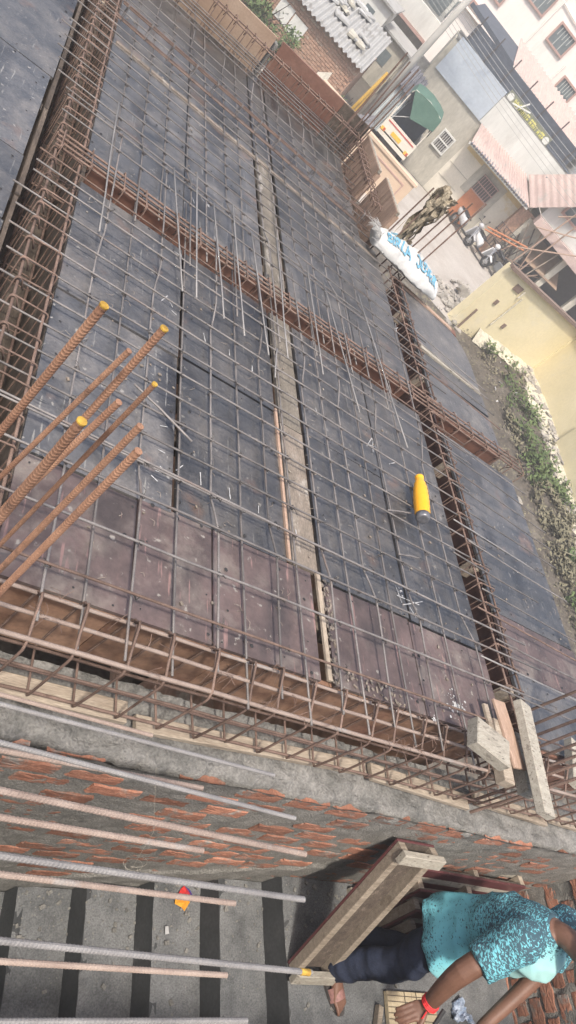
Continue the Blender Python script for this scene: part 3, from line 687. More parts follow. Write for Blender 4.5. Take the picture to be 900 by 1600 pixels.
# ------------------------------------------------------------------ cement sack with printed name
mat('sack', (0.40, 0.40, 0.39), (0.54, 0.54, 0.525), rough=.55, scale=5, bump=.35, bscale=70, fine=.06, c3=(.38, .35, .30), s3=4, t3=.56, w3=.2)
mat('sack_print', (0.10, 0.27, 0.38), (0.15, 0.32, 0.43), rough=.6, scale=20, bump=.2, bscale=60, fine=.15)
sk = thing('cement_sack', 'white woven cement sack with blue lettering lying on the rebar at the deck corner', 'sack', (3.27, 5.38, .05), -.06)
SL, SW, SH = .72, .43, .125
def sack_pt(a, b, lift=0.0):
    """a along 0..1, b across -1..1 over the upper side; returns local point"""
    wd = SW/2*(.62 + .55*math.sin(min(1, a*1.15+.02)*math.pi*.62) ) * (1 - .10*max(0, a-.8)/.2)
    hh = SH*(.35+.65*math.sin(math.pi*min(.97, max(.03, a*.9+.08)))**.6)
    ang = b*math.pi/2
    x = (a-.5)*SL; y = wd*math.sin(ang); z = .06 + hh*math.cos(ang)**.8 if abs(b) < 1 else .06
    nz = noise.noise(Vector((x*7, y*9, 3.3)))*.03 + noise.noise(Vector((x*19, y*24, 1.3)))*.014 + abs(noise.noise(Vector((x*12+y*9, y*11-x*7, 6.3))))*.022
    y += noise.noise(Vector((x*6, 2.2, b)))*.015
    return Vector((x, y, z + nz + lift))
vs = []; fs = []; NA, NB = 80, 48
for i in range(NA+1):
    for j in range(NB+1): vs.append(sack_pt(i/NA, -1+2*j/NB))
    for j in range(1, NB):
        p = sack_pt(i/NA, 1-2*j/NB); vs.append(Vector((p.x, p.y, .06-.045*math.sin(math.pi*j/NB)+noise.noise(p*9)*.006)))
row = 2*NB
for i in range(NA):
    for j in range(row): j2 = (j+1) % row; fs.append((i*row+j, (i+1)*row+j, (i+1)*row+j2, i*row+j2))
fs += [tuple(range(row)), tuple(NA*row+j for j in range(row-1, -1, -1))]
me_xf = WM[sk]
MB(me_xf).add(vs, fs).build('bag', 'sack', sk, smooth=True)
def print_text(txt, a0, a1, b0, b1):
    cu = bpy.data.curves.new('txt', 'FONT'); cu.body = txt; cu.resolution_u = 3; cu.offset = .028
    to = bpy.data.objects.new('txt', cu); COL.objects.link(to)
    dg = bpy.context.evaluated_depsgraph_get(); me = bpy.data.meshes.new_from_object(to.evaluated_get(dg))
    bm = bmesh.new(); bm.from_mesh(me)
    bmesh.ops.triangulate(bm, faces=bm.faces); bmesh.ops.subdivide_edges(bm, edges=[e for e in bm.edges if e.calc_length() > .12], cuts=5)
    bmesh.ops.triangulate(bm, faces=bm.faces)
    xs_ = [v.co.x for v in bm.verts]; ys_ = [v.co.y for v in bm.verts]; x0, x1, y0, y1 = min(xs_), max(xs_), min(ys_), max(ys_)
    vv = [sack_pt(a0+(a1-a0)*(v.co.x-x0)/(x1-x0), b0+(b1-b0)*(v.co.y-y0)/(y1-y0), .010) for v in bm.verts]
    bm.verts.index_update(); ff = [tuple(v.index for v in f.verts) for f in bm.faces]; bm.free()
    bpy.data.objects.remove(to); bpy.data.curves.remove(cu); bpy.data.meshes.remove(me)
    return MB(me_xf).add(vv, ff).build('lettering', 'sack_print', sk)
print_text('BIRLA', .08, .44, -.56, -.06); print_text('SUPER', .52, .95, -.58, -.06)
for k in range(3):      # faint ruled strips above the name
    b0 = .10+.09*k; vv = []; 
    for i in range(13): a = .16 + .022*i*(1-.1*k); vv += [sack_pt(a, b0, .003), sack_pt(a, b0+.05, .003)]
    MB(me_xf).add(vv, [(2*i, 2*i+2, 2*i+3, 2*i+1) for i in range(12)]).build('printed_strip', 'sack_print', sk)
th = MB(me_xf)
for i in range(60):
    b = rnd(-.9, .9); p = sack_pt(0.0, b); d = Vector((-rnd(.03, .13), rnd(-.06, .06), rnd(-.03, .05)))
    th.tube([p, p+d*.5+Vector((0, 0, rnd(0, .03))), p+d], rnd(.0008, .0018), 3)
th.build('frayed_threads', 'sack', sk, kind='stuff')

# ------------------------------------------------------------------ yellow bottle
mat('bottle', (0.80, 0.36, 0.015), (0.84, 0.42, 0.03), rough=.32, bump=0, fine=.03)
mat('bottle_base', (0.12, 0.12, 0.13), (0.20, 0.20, 0.21), rough=.35, bump=0, metal=.5)
pa = at(655, 745, .091); pb = at(661, 812, .094); ax = (pb-pa); L = ax.length; axn = ax.normalized(); e1 = axn.cross(Vector((0, 0, 1))).normalized(); e2 = axn.cross(e1)
bo = thing('bottle', 'yellow drinking bottle with quilted relief and dark base lying on the rebar', 'bottle', (pa+pb)/2)
prof = [(0, .0), (0.0, .022), (.012, .026), (.05, .026), (.065, .024), (.08, .0235), (.13, .027), (.20, .033), (.30, .039), (.45, .0425), (.6, .0435), (.75, .043), (.88, .041), (.90, .0405)]
pp = []
for i in range(len(prof)-1):
    for k in range(4): f_ = k/4; pp.append((prof[i][0]*(1-f_)+prof[i+1][0]*f_, prof[i][1]*(1-f_)+prof[i+1][1]*f_))
pp.append(prof[-1]); vs = []; n = 40
for (s, r) in pp:
    for k in range(n):
        a = 6.2832*k/n; rr = r
        if .18 < s < .88: rr += .0016*(abs(math.sin(s*26+a*5))*abs(math.sin(s*26-a*5)))*2-.0012
        vs.append(pa + axn*s*L + (e1*math.cos(a)+e2*math.sin(a))*rr)
fs = [(i*n+k, i*n+(k+1) % n, (i+1)*n+(k+1) % n, (i+1)*n+k) for i in range(len(pp)-1) for k in range(n)]
MB().add(vs, fs).build('body', 'bottle', bo, smooth=True)
vs = []; 
for (s, r) in ((.898, .0385), (.90, .040), (.955, .0395), (.985, .036), (1.0, .030), (.992, .018), (.992, 0.0005)):
    for k in range(n): a = 6.2832*k/n; vs.append(pa + axn*s*L + (e1*math.cos(a)+e2*math.sin(a))*r)
MB().add(vs, [(i*n+k, i*n+(k+1) % n, (i+1)*n+(k+1) % n, (i+1)*n+k) for i in range(6) for k in range(n)]).build('base', 'bottle_base', bo, smooth=True)

# ------------------------------------------------------------------ brick stair wall
WY = 0.88
bw = thing('brick_wall', 'rough brick wall smeared with grey mortar below the near edge beam', 'wall', (2.4, 1.0, -3.2))
def stair_z(x): return -2.62 + (x-1.1)*.18/.30 if x < 2.9 else -1.5
vs = []; fs = []
X0, X1, Z0, Z1 = 0.2, 5.0, -3.0, -.40
nx, nz = 330, 180
for j in range(nz+1):
    z = Z0 + (Z1-Z0)*j/nz
    for i in range(nx+1):
        x = X0 + (X1-X0)*i/nx
        h_ = .006*fbm((x, 0, z), 3.5, 4) + .005*fbm((x, 5, z), 16, 3)
        # smears: broad patches where plaster covers the brick
        h_ += .012*max(0, fbm((x*.7, 9, z*1.6), 1.7, 3)-.05)
        if z > -.44: h_ += .012*min(1, (z+.44)/.04)                 # top course of concrete
        if x > 3.0 and z > -1.0: h_ += .012*max(0, 1-abs((x-3.45)/.5)-abs((z+.75)/.35)*.6)
        if abs(z - (stair_z(x)+.16)) < .11 and x < 3: h_ += .014
        vs.append((x, WY - h_, z))
for j in range(nz):
    for i in range(nx): a = j*(nx+1)+i; fs.append((a, a+1, a+nx+2, a+nx+1))
MB().add(vs, fs).build('mortar_face', 'mortar', bw, smooth=True)
MB().box((X0, WY+.03, Z0), (X1, WY+.22, Z1-.02)).build('core', 'mortar', bw)
bmk = {}
def brick_mesh(k):
    vs_ = []; rg2 = random.Random(k); 
    b = MB(); R2 = []; ns = 30
    for q_, sc_, y_ in ((0, 1.0, .035), (1, 1.0, -.031), (2, .95, -.0350), (3, .6, -.0358), (4, .25, -.036)):
        for k_ in range(ns):
            a_ = 6.2832*k_/ns; cs_, sn_ = math.cos(a_), math.sin(a_); sx_ = max(-1, min(1, cs_*1.45)); sz_ = max(-1, min(1, sn_*1.45)); _ = 1*(1 if sn_ > 0 else -1)
            b.v.append(Vector((.104*sx_*sc_ + .010*noise.noise(Vector((a_*2.2, k, 0)))*sc_ + rg2.uniform(-.002, .002), y_ + rg2.uniform(-.0015, .0015), .040*sz_*sc_ + .009*noise.noise(Vector((a_*2.2, k, 7)))*sc_ + rg2.uniform(-.0015, .0015))))
    b.f = [(q_*ns+k_, q_*ns+(k_+1) % ns, (q_+1)*ns+(k_+1) % ns, (q_+1)*ns+k_) for q_ in range(4) for k_ in range(ns)] + [tuple(4*ns+k_ for k_ in range(ns))]
    t_ = b.build('brick', 'brick', None); me = t_.data; bpy.data.objects.remove(t_); return me
bms = [brick_mesh(k) for k in range(6)]
cnt = 0
for r_ in range(26):
    z = -.475 - r_*.112
    for q in range(22):
        x = .3 + q*.262 + (.13 if r_ % 2 else 0) + rnd(-.02, .02)
        if z < stair_z(x) + .0 or x > 4.9 or x < .55 + max(0, (-z-.4))*.62: continue
        if random.random() < .16: continue
        cnt += 1
        yo = WY + .035 - .0035 + rnd(-.0045, .0045)
        place('brick', bms[cnt % 6], bw, Matrix.Translation((x-2.4, yo-1.0, z+3.2+rnd(-.006, .006))) @ Matrix.Rotation(rnd(-.03, .03), 4, 'Y') @ Matrix.Rotation(rnd(-.02, .02), 4, 'Z'))
# rough concrete lip over the wall
vs = []; fs = []; n1, n2 = 420, 22
for i in range(n1+1):
    x = .2 + 4.8*i/n1
    for j in range(n2+1):
        s = j/n2
        y = .884 + s*.27; z = -.385 - .02*(1-s) + .020*fbm((x, y*2, 0), 6, 5) + .007*fbm((x, y, 4), 40, 3) - (.06 if j == 0 else 0)
        vs.append((x, y + (.03*fbm((x, 3, 1), 7, 4) if j < 4 else 0), z))
for i in range(n1):
    for j in range(n2): a = i*(n2+1)+j; fs.append((a, a+n2+1, a+n2+2, a+1))
MB().add(vs, fs).build('concrete_lip', 'concrete', bw, smooth=True)
# column of raw concrete at the corner by the timber offcuts
vs = []

# ------------------------------------------------------------------ staircase, landing
stc = thing('staircase', 'raw concrete steps with pale treads and shade-painted risers rising to the landing', 'staircase', (2, .2, -2.7))
x = 2.90; z = -1.50; k = 0
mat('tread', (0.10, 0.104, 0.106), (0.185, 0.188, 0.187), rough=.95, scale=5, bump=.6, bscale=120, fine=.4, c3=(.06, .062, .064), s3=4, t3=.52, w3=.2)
def rough_slab(parent, name, x0, x1, y0, y1, z, m_, amp=.006, n=(16, 40)):
    vs = []; fs = []
    for i in range(n[0]+1):
        for j in range(n[1]+1):
            x_ = x0+(x1-x0)*i/n[0]; y_ = y0+(y1-y0)*j/n[1]; vs.append((x_ + (.006*fbm((x_, y_, z), 12, 3) if i in (0,) else 0), y_, z+amp*fbm((x_, y_, z), 9, 4)))
    for i in range(n[0]):
        for j in range(n[1]): a = i*(n[1]+1)+j; fs.append((a, a+n[1]+1, a+n[1]+2, a+1))
    return MB().add(vs, fs).build(name, m_, parent, smooth=True)
while x > .8:
    x -= .30; z -= .178; k += 1
    rough_slab(stc, 'tread', x, x+.30, -.5, WY-.005, z, 'tread')
    MB().box((x+.30, -.5, z-.02), (x+.34, WY-.005, z+.176)).build('riser', 'concrete_shaded', stc)  # the risers' shade is painted in as a darker concrete colour
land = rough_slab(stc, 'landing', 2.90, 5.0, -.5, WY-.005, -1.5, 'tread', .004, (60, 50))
MB().box((2.95, -.5, -1.66), (5.0, WY-.01, -1.51)).build('landing_slab', 'concrete_shaded', stc)
# end wall of the stairwell
ew = thing('brick_wall', 'brick end wall of the stairwell behind the bending worker', 'wall', (5.0, .2, -1.6))
vs = []; fs = []; nx, nz = 70, 80
for j in range(nz+1):
    for i in range(nx+1):
        y = -.6 + 1.5*i/nx; z = -1.6 + 1.5*j/nz; vs.append((4.86 - .012*fbm((3, y, z), 5, 4) - .007*fbm((6, y, z), 18, 3), y, z))
for j in range(nz):
    for i in range(nx): a = j*(nx+1)+i; fs.append((a, a+nx+1, a+nx+2, a+1))
MB().add(vs, fs).build('mortar_face', 'mortar', ew, smooth=True)
MB().box((4.9, -.6, -1.6), (5.1, .9, -.1)).build('core', 'mortar', ew)
for r_ in range(14):
    for q in range(7):
        y = -.55 + q*.241 + (.12 if r_ % 2 else 0); z = -1.53 + r_*.104
        if y > .8: continue
        cnt += 1; place('brick', bms[cnt % 6], ew, Matrix.Translation((4.887+rnd(-.005, .006)-5.0, y-.2+rnd(-.01, .01), z+1.6)) @ Matrix.Rotation(-math.pi/2, 4, 'Z'))
# the ledge the photographer stands on, from which the landing bars stick out
MB().box((-1.6, -.9, -.22), (.28, .80, -.02)).build('ledge', 'concrete', None); tag(bpy.data.objects['ledge'], kind='structure')
# ------------------------------------------------------------------ bars sticking out over the stairs
pj = thing('projecting_bars', 'long pale ribbed bars sticking out over the stairwell at the lower left', 'rebar', (.28, .4, -.1))
for (u1, v1, v0, t, m_, r) in ((478, 1335, 1235, 2.02, 'rust_pale', .0078), (322, 1330, 1277, 1.98, 'rust_pale', .0078), (478, 1406, 1337, 2.02, 'steel_pale', .0078), (370, 1412, 1366, 2.12, 'rust_pale', .0078),
                               (488, 1520, 1470, 1.98, 'steel_pale', .0075), (358, 1524, 1502, 2.10, 'rust_pale', .0075), (390, 1595, 1597, 1.96, 'steel_pale', .0078), (462, 1279, 1160, 2.18, 'steel_pale', .0065),
                               (318, 1232, 1172, 2.16, 'rust_pale', .0075), (430, 1212, 1100, 2.25, 'steel_pale', .006), (240, 1150, 1085, 2.2, 'rust_pale', .006)):
    E_ = at_t(u1, v1, t); d = ray(-60, v0 - (v1-v0)*60/u1)
    k = min((Vector(((EYE+d*(k*.01)).y - E_.y, (EYE+d*(k*.01)).z - E_.z)).length, k) for k in range(80, 300))[1]
    S_ = EYE + d*(k*.01); S_ = E_ + (S_-E_)*((E_.x-.05)/(E_.x-S_.x))
    b_ = ribbed(S_, E_, r, pitch=r*1.35); b_.build('bar', m_, pj, smooth=False)
    if (u1, v1) == (488, 1520):
        ax = (E_-S_).normalized(); MB().tube([E_-ax*.045, E_-ax*.012], r*1.2, 10).build('tape', 'yellow_paint', pj)
wl = MB()
c_ = at_t(206, 1357, 2.5); pts = [c_ + (right*math.cos(a*.5)*.02*(1+.05*a) + down*math.sin(a*.5)*.025)*1.0 + fwd*.002*a for a in range(30)]
wl.tube(pts, .0007, 3); wl.tube([c_, at_t(240, 1300, 2.45), at_t(244, 1200, 2.4)], .0006, 3)
o = thing('wire_loop', 'thin loop of binding wire hanging from the projecting bars', 'wire', c_); wl.build('strand', 'wood_pale', o)

# ------------------------------------------------------------------ things on the stairs and landing
mat('red_film', (0.085, 0.030, 0.032), (0.125, 0.045, 0.046), rough=.45, scale=6, bump=.06, fine=.12, c3=(.24, .19, .165), s3=7, t3=.62)
def frame_plate(name, lab, base, L_, W_, n_, dl, dw, width, m_ply='red_film'):
    """shuttering plate: plywood with timber rails behind; base corner, long axis dl, width axis dw"""
    o = thing(name, lab, 'shuttering plate', base)
    b = Vector(base); dl = Vector(dl).normalized(); dw = Vector(dw); dw = (dw - dl*dw.dot(dl)).normalized(); nn = dl.cross(dw).normalized()
    MB().obox(b + dl*L_/2 + dw*W_/2, dl*L_/2, dw*W_/2, nn*.007, .002).build('plywood', m_ply, o)
    MB().obox(b + dl*L_/2 + dw*W_/2 - nn*.012, dl*(L_/2-.003), dw*(W_/2-.003), nn*.004).build('backing', 'wood_dark', o)
    for k in range(n_):
        q = .022 + (W_-.044)*k/(n_-1); MB().obox(b + dl*L_/2 + dw*q - nn*.037, dl*(L_/2-.002), dw*.021, nn*.029, .004).build('rail', 'wood', o)
    for e in (.02, L_-.02):
        MB().obox(b + dl*(e) + dw*W_/2 - nn*.085, dl*.032, dw*(W_/2+.012), nn*.018, .003).build('cross_rail', 'wood_pale', o)
    return o
pb0 = Vector((2.90, .46, -1.49)); pt0 = Vector((2.86, .855, -.60))
frame_plate('shuttering_plate', 'narrow timber framed shuttering plate leaning diagonally against the stair wall', pb0, (pt0-pb0).length, .26, 2, pt0-pb0, (1, -.05, 0), .26)
for k, lab in enumerate(('innermost dark red shuttering plate of the leaning stack, against the wall', 'second dark red shuttering plate of the stack leaning on the wall', 'third dark red shuttering plate of the stack leaning on the wall', 'outermost dark red shuttering plate of the stack leaning on the wall')):
    b_ = Vector((4.40-.02*k, .72-.075*k, -1.495)); frame_plate('stacked_plate', lab, b_, .60-.075*k, .98-.05*k, 3, (0, .16, 1), (-1, .02, 0), .9)['group'] = 'plates leaning behind the worker'
mat('board', (0.42, 0.34, 0.22), (0.50, 0.42, 0.29), rough=.8, scale=4, bump=.2, fine=.2, c3=(.3, .24, .16), s3=9, t3=.6, stretch=(6, 1.2, 1))
wb = thing('work_board', 'pale plywood board scored with lines under the worker\'s hand', 'board', at(645, 1580, -1.47))
q = [at(604, 1548, -1.47), at(676, 1553, -1.47), at(690, 1625, -1.47), at(610, 1620, -1.47)]; q = [Vector((p.x, p.y, -1.468)) for p in q]
MB().poly(q, .025, (0, 0, 1)).build('sheet', 'board', wb)
for k in range(7):
    a = q[0].lerp(q[3], .1+.13*k)+Vector((0, 0, .003)); b = q[1].lerp(q[2], .1+.13*k+rnd(-.03, .03))+Vector((0, 0, .003)); MB().beam(a, b, .003, .002).build('score_line', 'wood_dark', wb)
for k in (.35, .6): MB().beam(q[0].lerp(q[1], k)+Vector((0, 0, .004)), q[3].lerp(q[2], k)+Vector((0, 0, .004)), .003, .002).build('score_line', 'wood_dark', wb)
wp = thing('timber_offcut', 'short dark timber scrap on the landing beside the sandal', 'timber', at(590, 1585, -1.48)); MB().beam(at(593, 1572, -1.475), at(588, 1612, -1.475), .035, .04, bev=.004).build('block', 'wood', wp)
mat('blue_plastic', (0.18, 0.24, 0.34), (0.42, 0.47, 0.55), rough=.3, scale=25, bump=.5, bscale=40, fine=.3)
bgp = thing('plastic_bag', 'crumpled blue and clear plastic bag on the landing', 'bag', at(725, 1575, -1.45))
crumple(crumple(MB().ell(at(722, 1576, -1.47), (.10, 0, 0), (0, .05, 0), (0, 0, .025), 50, 30), .06, 12), .02, 40).build('film', 'blue_plastic', bgp)
mat('wrap_red', (0.55, 0.04, 0.04), (0.62, 0.06, 0.05), rough=.35, bump=.1); mat('wrap_orange', (0.75, 0.30, 0.03), (0.8, 0.42, 0.06), rough=.35, bump=.1); mat('wrap_blue', (0.07, 0.08, 0.35), (0.1, 0.12, 0.45), rough=.35, bump=.1)
wz = -1.853
ww = thing('snack_wrapper', 'red, blue and orange snack wrapper lying on a stair tread', 'wrapper', at(287, 1403, wz))
def foil(pts, m_, h=.012):
    vs = [at(u, v, wz + .006 + h*(k % 2)) for k, (u, v) in enumerate(pts)]; c = sum(vs, Vector())/len(vs) + Vector((0, 0, h*1.5)); vs.append(c); n_ = len(pts)
    MB().add(vs, [(i, (i+1) % n_, n_) for i in range(n_)]).build('panel', m_, ww)
foil([(283, 1388), (288, 1384), (297, 1394), (299, 1408), (290, 1405), (276, 1402)], 'wrap_red'); foil([(288, 1384), (297, 1391), (304, 1406), (299, 1408), (296, 1396)], 'wrap_blue'); foil([(274, 1404), (290, 1406), (297, 1409), (288, 1424), (284, 1418), (273, 1412)], 'wrap_orange')
pz = thing('paper_scrap', 'tiny white crumpled paper scrap on the stair tread', 'paper', at(261, 1453, wz)); crumple(MB().obox(at(261, 1453, wz+.008), (.012, 0, 0), (0, .018, 0), (0, 0, .003), .001), .01, 40).build('scrap', 'chalk', pz)
pz = thing('packet', 'small orange and yellow packet beside the stacked plates', 'packet', at(578, 1456, -1.48)); MB().obox(at(578, 1456, -1.48), (.04, 0, 0), (0, .015, 0), (0, 0, .012), .004).build('carton', 'wrap_orange', pz)

db = MB()
for i in range(700):
    x_ = rnd(1.2, 4.7); y_ = rnd(0, .86); y_ = .87 - (.87-y_)*rnd(.1, 1)
    if x_ < 2.9: k_ = math.ceil((2.9-x_)/.30); z_ = -1.5-.178*k_
    else: z_ = -1.5
    r_ = .003 + .012*rnd(0, 1)**4; a_ = rnd(0, 3.14)
    db.obox((x_, y_, z_+r_*.4), (r_*math.cos(a_), r_*math.sin(a_), r_*rnd(-.3, .3)), (-r_*.7*math.sin(a_), r_*.7*math.cos(a_), 0), (0, 0, r_*.5))
tag(db.build('stair_debris', 'mortar'), 'small mortar crumbs and grit scattered on the steps and landing', 'debris', kind='stuff')

# ================================================================== the worker on the landing
def remesh(mb, voxel, smooth_it=4):
    """weld overlapping closed shapes of mb into one continuous surface"""
    o = mb.build('tmp', 'black', None)
    md = o.modifiers.new('r', 'REMESH'); md.mode = 'VOXEL'; md.voxel_size = voxel; md.use_smooth_shade = True
    if smooth_it: sm = o.modifiers.new('s', 'SMOOTH'); sm.iterations = smooth_it; sm.factor = .5
    dg = bpy.context.evaluated_depsgraph_get(); dg.update(); ev = o.evaluated_get(dg); me = ev.to_mesh()
    r = MB(); r.v = [v.co.copy() for v in me.vertices]; r.f = [tuple(p.vertices) for p in me.polygons]
    ev.to_mesh_clear(); bpy.data.objects.remove(o); return r
def limb(mb, pts, rad, n=16, sub=5):
    """smooth tapered limb through joints (Catmull-Rom)"""
    P = [Vector(p) for p in pts]; out = []; rr = []
    for i in range(len(P)-1):
        p0 = P[max(i-1, 0)]; p1 = P[i]; p2 = P[i+1]; p3 = P[min(i+2, len(P)-1)]
        for k in range(sub):
            t = k/sub; out.append(.5*((2*p1)+(p2-p0)*t+(2*p0-5*p1+4*p2-p3)*t*t+(3*p1-p0-3*p2+p3)*t**3)); rr.append(rad[i]*(1-t)+rad[i+1]*t)
    out.append(P[-1]); rr.append(rad[-1])
    mb.tube(out, rr, n); mb.ell(out[0], (rr[0], 0, 0), (0, rr[0], 0), (0, 0, rr[0]), 12, 8); mb.ell(out[-1], (rr[-1], 0, 0), (0, rr[-1], 0), (0, 0, rr[-1]), 12, 8); return mb
mat('skin', (0.14, 0.072, 0.048), (0.20, 0.105, 0.072), rough=.5, scale=8, bump=.08, bscale=120, fine=.08)
mat('jeans', (0.008, 0.012, 0.026), (0.02, 0.028, 0.055), rough=.85, scale=9, bump=.3, bscale=120, fine=.25, c3=(.03, .038, .058), s3=3, t3=.6, w3=.15)
mat('sandal', (0.055, 0.048, 0.045), (0.085, 0.075, 0.07), rough=.7, bump=.1)
mat('strap', (0.24, 0.12, 0.105), (0.30, 0.16, 0.14), rough=.6, bump=.1)
mat('red_thread', (0.62, 0.02, 0.03), (0.7, 0.05, 0.05), rough=.6, bump=.2)
mat('hair', (0.008, 0.007, 0.006), (0.016, 0.013, 0.011), rough=.6, bump=.5, bscale=200)
FZ = -1.495
fa = Vector((.17, -.985, 0)); rt = Vector((fa.y, -fa.x, 0)); UP = Vector((0, 0, 1))      # facing, his right
pw = thing('person', 'man in patterned turquoise shirt and dark jeans bending over his work on the landing', 'person', (3.4, .45, FZ))
aR = at(527, 1512, FZ+.085); aL = at(560, 1468, FZ+.085)
hipc = Vector((3.50, .545, FZ+.70))
hR = hipc + rt*.095; hL = hipc - rt*.095
kR = aR.lerp(hR, .5) + fa*.07 + UP*.02; kL = aL.lerp(hL, .5) + fa*.09
chest = hipc + UP*.38 + fa*.08; neckb = hipc + UP*.52 + fa*.10; head = neckb + UP*.14 + fa*.13
shR = neckb + rt*.20 - UP*.065; shL = neckb - rt*.185 - UP*.035
def on_ray(u, v, c, L, near=True):
    d = ray(u, v).normalized(); b_ = (EYE-c).dot(d); q = b_*b_ - ((EYE-c).length_squared - L*L)
    return EYE + d*(-b_ + (-1 if near else 1)*math.sqrt(max(0, q)))
# right arm: down and forward, elbow a little out
elR = on_ray(722, 1519, shR, .30, False); wr_ = on_ray(668, 1571, elR, .26, False); hand = wr_ + (wr_-elR).normalized()*.05 + Vector((-.03, 0, 0))
elL = shL - UP*.20 + fa*.16 + rt*.05; wrL = on_ray(752, 1606, elL, .25, False); handL = wrL + (wrL-elL).normalized()*.05
body = MB()
limb(body, [hR, kR, aR], [.075, .055, .036]); limb(body, [hL, kL, aL], [.075, .055, .036])
body.loft([(hipc-UP*.06, rt*.13, fa*.09), (hipc+UP*.06, rt*.14, fa*.10), (hipc.lerp(chest, .6), rt*.13, fa*.095), (chest, rt*.16, fa*.105), (neckb-UP*.02, rt*.13, fa*.07), (neckb+UP*.02, rt*.06, fa*.05)], 20)
limb(body, [neckb-UP*.03, neckb+UP*.04+fa*.03, head-UP*.03], [.056, .052, .055])
hax = (UP*.9 - fa*.3).normalized(); hf = (fa*.9 + UP*.3 - UP*.75).normalized()
body.ell(head, rt*.075, hf*.095, hax*.115, 20, 14); body.ell(head+hf*.045-hax*.055, rt*.052, hf*.05, hax*.055, 14, 10)   # skull, jaw
body.ell(head+hf*.098-hax*.012, rt*.014, hf*.018, hax*.024, 10, 8)                                                     # nose
for s in (-1, 1): body.ell(head+rt*.077*s-hax*.005, rt*.010, hf*.02, hax*.032, 8, 8)                                       # ears
body.ell(head+hf*.088-hax*.055, rt*.026, hf*.012, hax*.007, 10, 6); body.ell(head+hf*.086-hax*.066, rt*.022, hf*.012, hax*.007, 10, 6)   # lips
for s in (-1, 1): body.ell(head+hf*.083+hax*.026+rt*.033*s, rt*.022, hf*.012, hax*.007, 10, 6)                             # brows
limb(body, [shR, elR, wr_], [.060, .052, .033]); limb(body, [shL, elL, wrL], [.052, .044, .029])
def add_hand(mb, wrist, palm_dir, side, nrm, curl):
    pd = palm_dir.normalized(); sd2 = (side - pd*side.dot(pd)).normalized(); nn = nrm
    c = wrist + pd*.05; mb.ell(wrist+pd*.02, sd2*.030, pd*.04, nn*.022, 12, 8); mb.ell(c, sd2*.041, pd*.050, nn*.017, 14, 10)
    for k, (o, l) in enumerate(((-.030, .066), (-.010, .076), (.011, .072), (.030, .056))):
        p = wrist + pd*.088 + sd2*o; a1 = (pd + nn*-.25*curl).normalized(); a2 = (pd*.75 - nn*.9*curl).normalized(); a3 = (pd*.2 - nn*1.0*curl).normalized()
        limb(mb, [p-pd*.02, p+a1*l*.42, p+a1*l*.42+a2*l*.33, p+a1*l*.42+a2*l*.33+a3*l*.25], [.0098, .0092, .0085, .0075], 8, 3)
    p = wrist + pd*.03 - sd2*.03; limb(mb, [p, p-sd2*.025+pd*.03, p-sd2*.03+pd*.06-nn*.012, p-sd2*.024+pd*.082-nn*.02], [.014, .012, .0105, .008], 8, 3)
pd = (hand - wr_).normalized(); pdR = (pd*1.0 + Vector((-.5, 0, -.2))).normalized()
add_hand(body, wr_, pdR, Vector((0, 1, 0)), Vector((.25, .1, 1)).normalized(), .8)
add_hand(body, wrL, (handL-wrL), rt, UP, .8)
tA = at(542, 1600, FZ+.03); tL = at(588, 1528, FZ+.03)
for an, toe in ((aR, tA), (aL, tL)):
    d = Vector((toe.x-an.x, toe.y-an.y, 0)).normalized(); sdv = Vector((-d.y, d.x, 0)); heel = Vector((an.x, an.y, FZ)) - d*.055
    body.loft([(heel+UP*.045, sdv*.028, UP*.02), (heel+d*.03+UP*.045, sdv*.033, UP*.035), (heel+d*.10+UP*.05, sdv*.035, UP*.04), (heel+d*.17+UP*.038, sdv*.043, UP*.022), (heel+d*.20+UP*.032, sdv*.045, UP*.014)], 14)
    limb(body, [an, heel+d*.06+UP*.06], [.036, .034])
    for k, (o, l) in enumerate(((-.034, .062), (-.014, .056), (.003, .050), (.019, .043), (.034, .036))):
        p = heel + d*.195 + sdv*o*(1 if an is aR else -1) + UP*.028; limb(body, [p-d*.01, p+d*l*.6+UP*.004, p+d*l-UP*.004], [.0125 if k == 0 else .0095, .011 if k == 0 else .0085, .009 if k == 0 else .007], 8, 3)
rb_ = remesh(body, .0048, 3)
rb_.build('body', 'skin', pw, smooth=True)
# hair
hr = MB(); hr.ell(head+hax*.022-hf*.018, rt*.083, hf*.092, hax*.108, 30, 18)
for i, p in enumerate(hr.v):
    q = p-head
    if q.dot(hf) > .055 and q.dot(hax) < .07: hr.v[i] = head + (p-head)*.86
crumple(hr, .012, 40).build('hair', 'hair', pw)
ey = MB()
for s in (-1, 1): ey.ell(head+hf*.086+hax*.010+rt*.033*s, rt*.013, hf*.008, hax*.007, 8, 6)
ey.build('eyes', 'black', pw)
# jeans
jn = MB()
limb(jn, [hR+UP*.03-rt*.02, hR.lerp(kR, .5)+fa*.01, kR, kR.lerp(aR, .5)-fa*.012, aR+UP*.015], [.098, .094, .082, .078, .074]); limb(jn, [hL+UP*.03, hL.lerp(kL, .5), kL, kL.lerp(aL, .5), aL+UP*.015], [.112, .098, .082, .078, .074])
jn.loft([(hipc-UP*.10, rt*.14, fa*.10), (hipc, rt*.155, fa*.115), (hipc+UP*.10, rt*.15, fa*.11), (hipc+UP*.16, rt*.14, fa*.10)], 22)
jn = remesh(jn, .009, 4)
for i, p in enumerate(jn.v):
    q = p - Vector((3.4, .45, FZ)); s = noise.noise(Vector((q.x*5, q.y*5, q.z*17)))*.016 + noise.noise(Vector((q.x*10, q.y*10+4, q.z*34)))*.007
    jn.v[i] = p + (p - Vector((hipc.x*.5+aR.x*.5, hipc.y*.5+aR.y*.5, p.z))).normalized()*s
jn.build('jeans', 'jeans', pw, smooth=True)
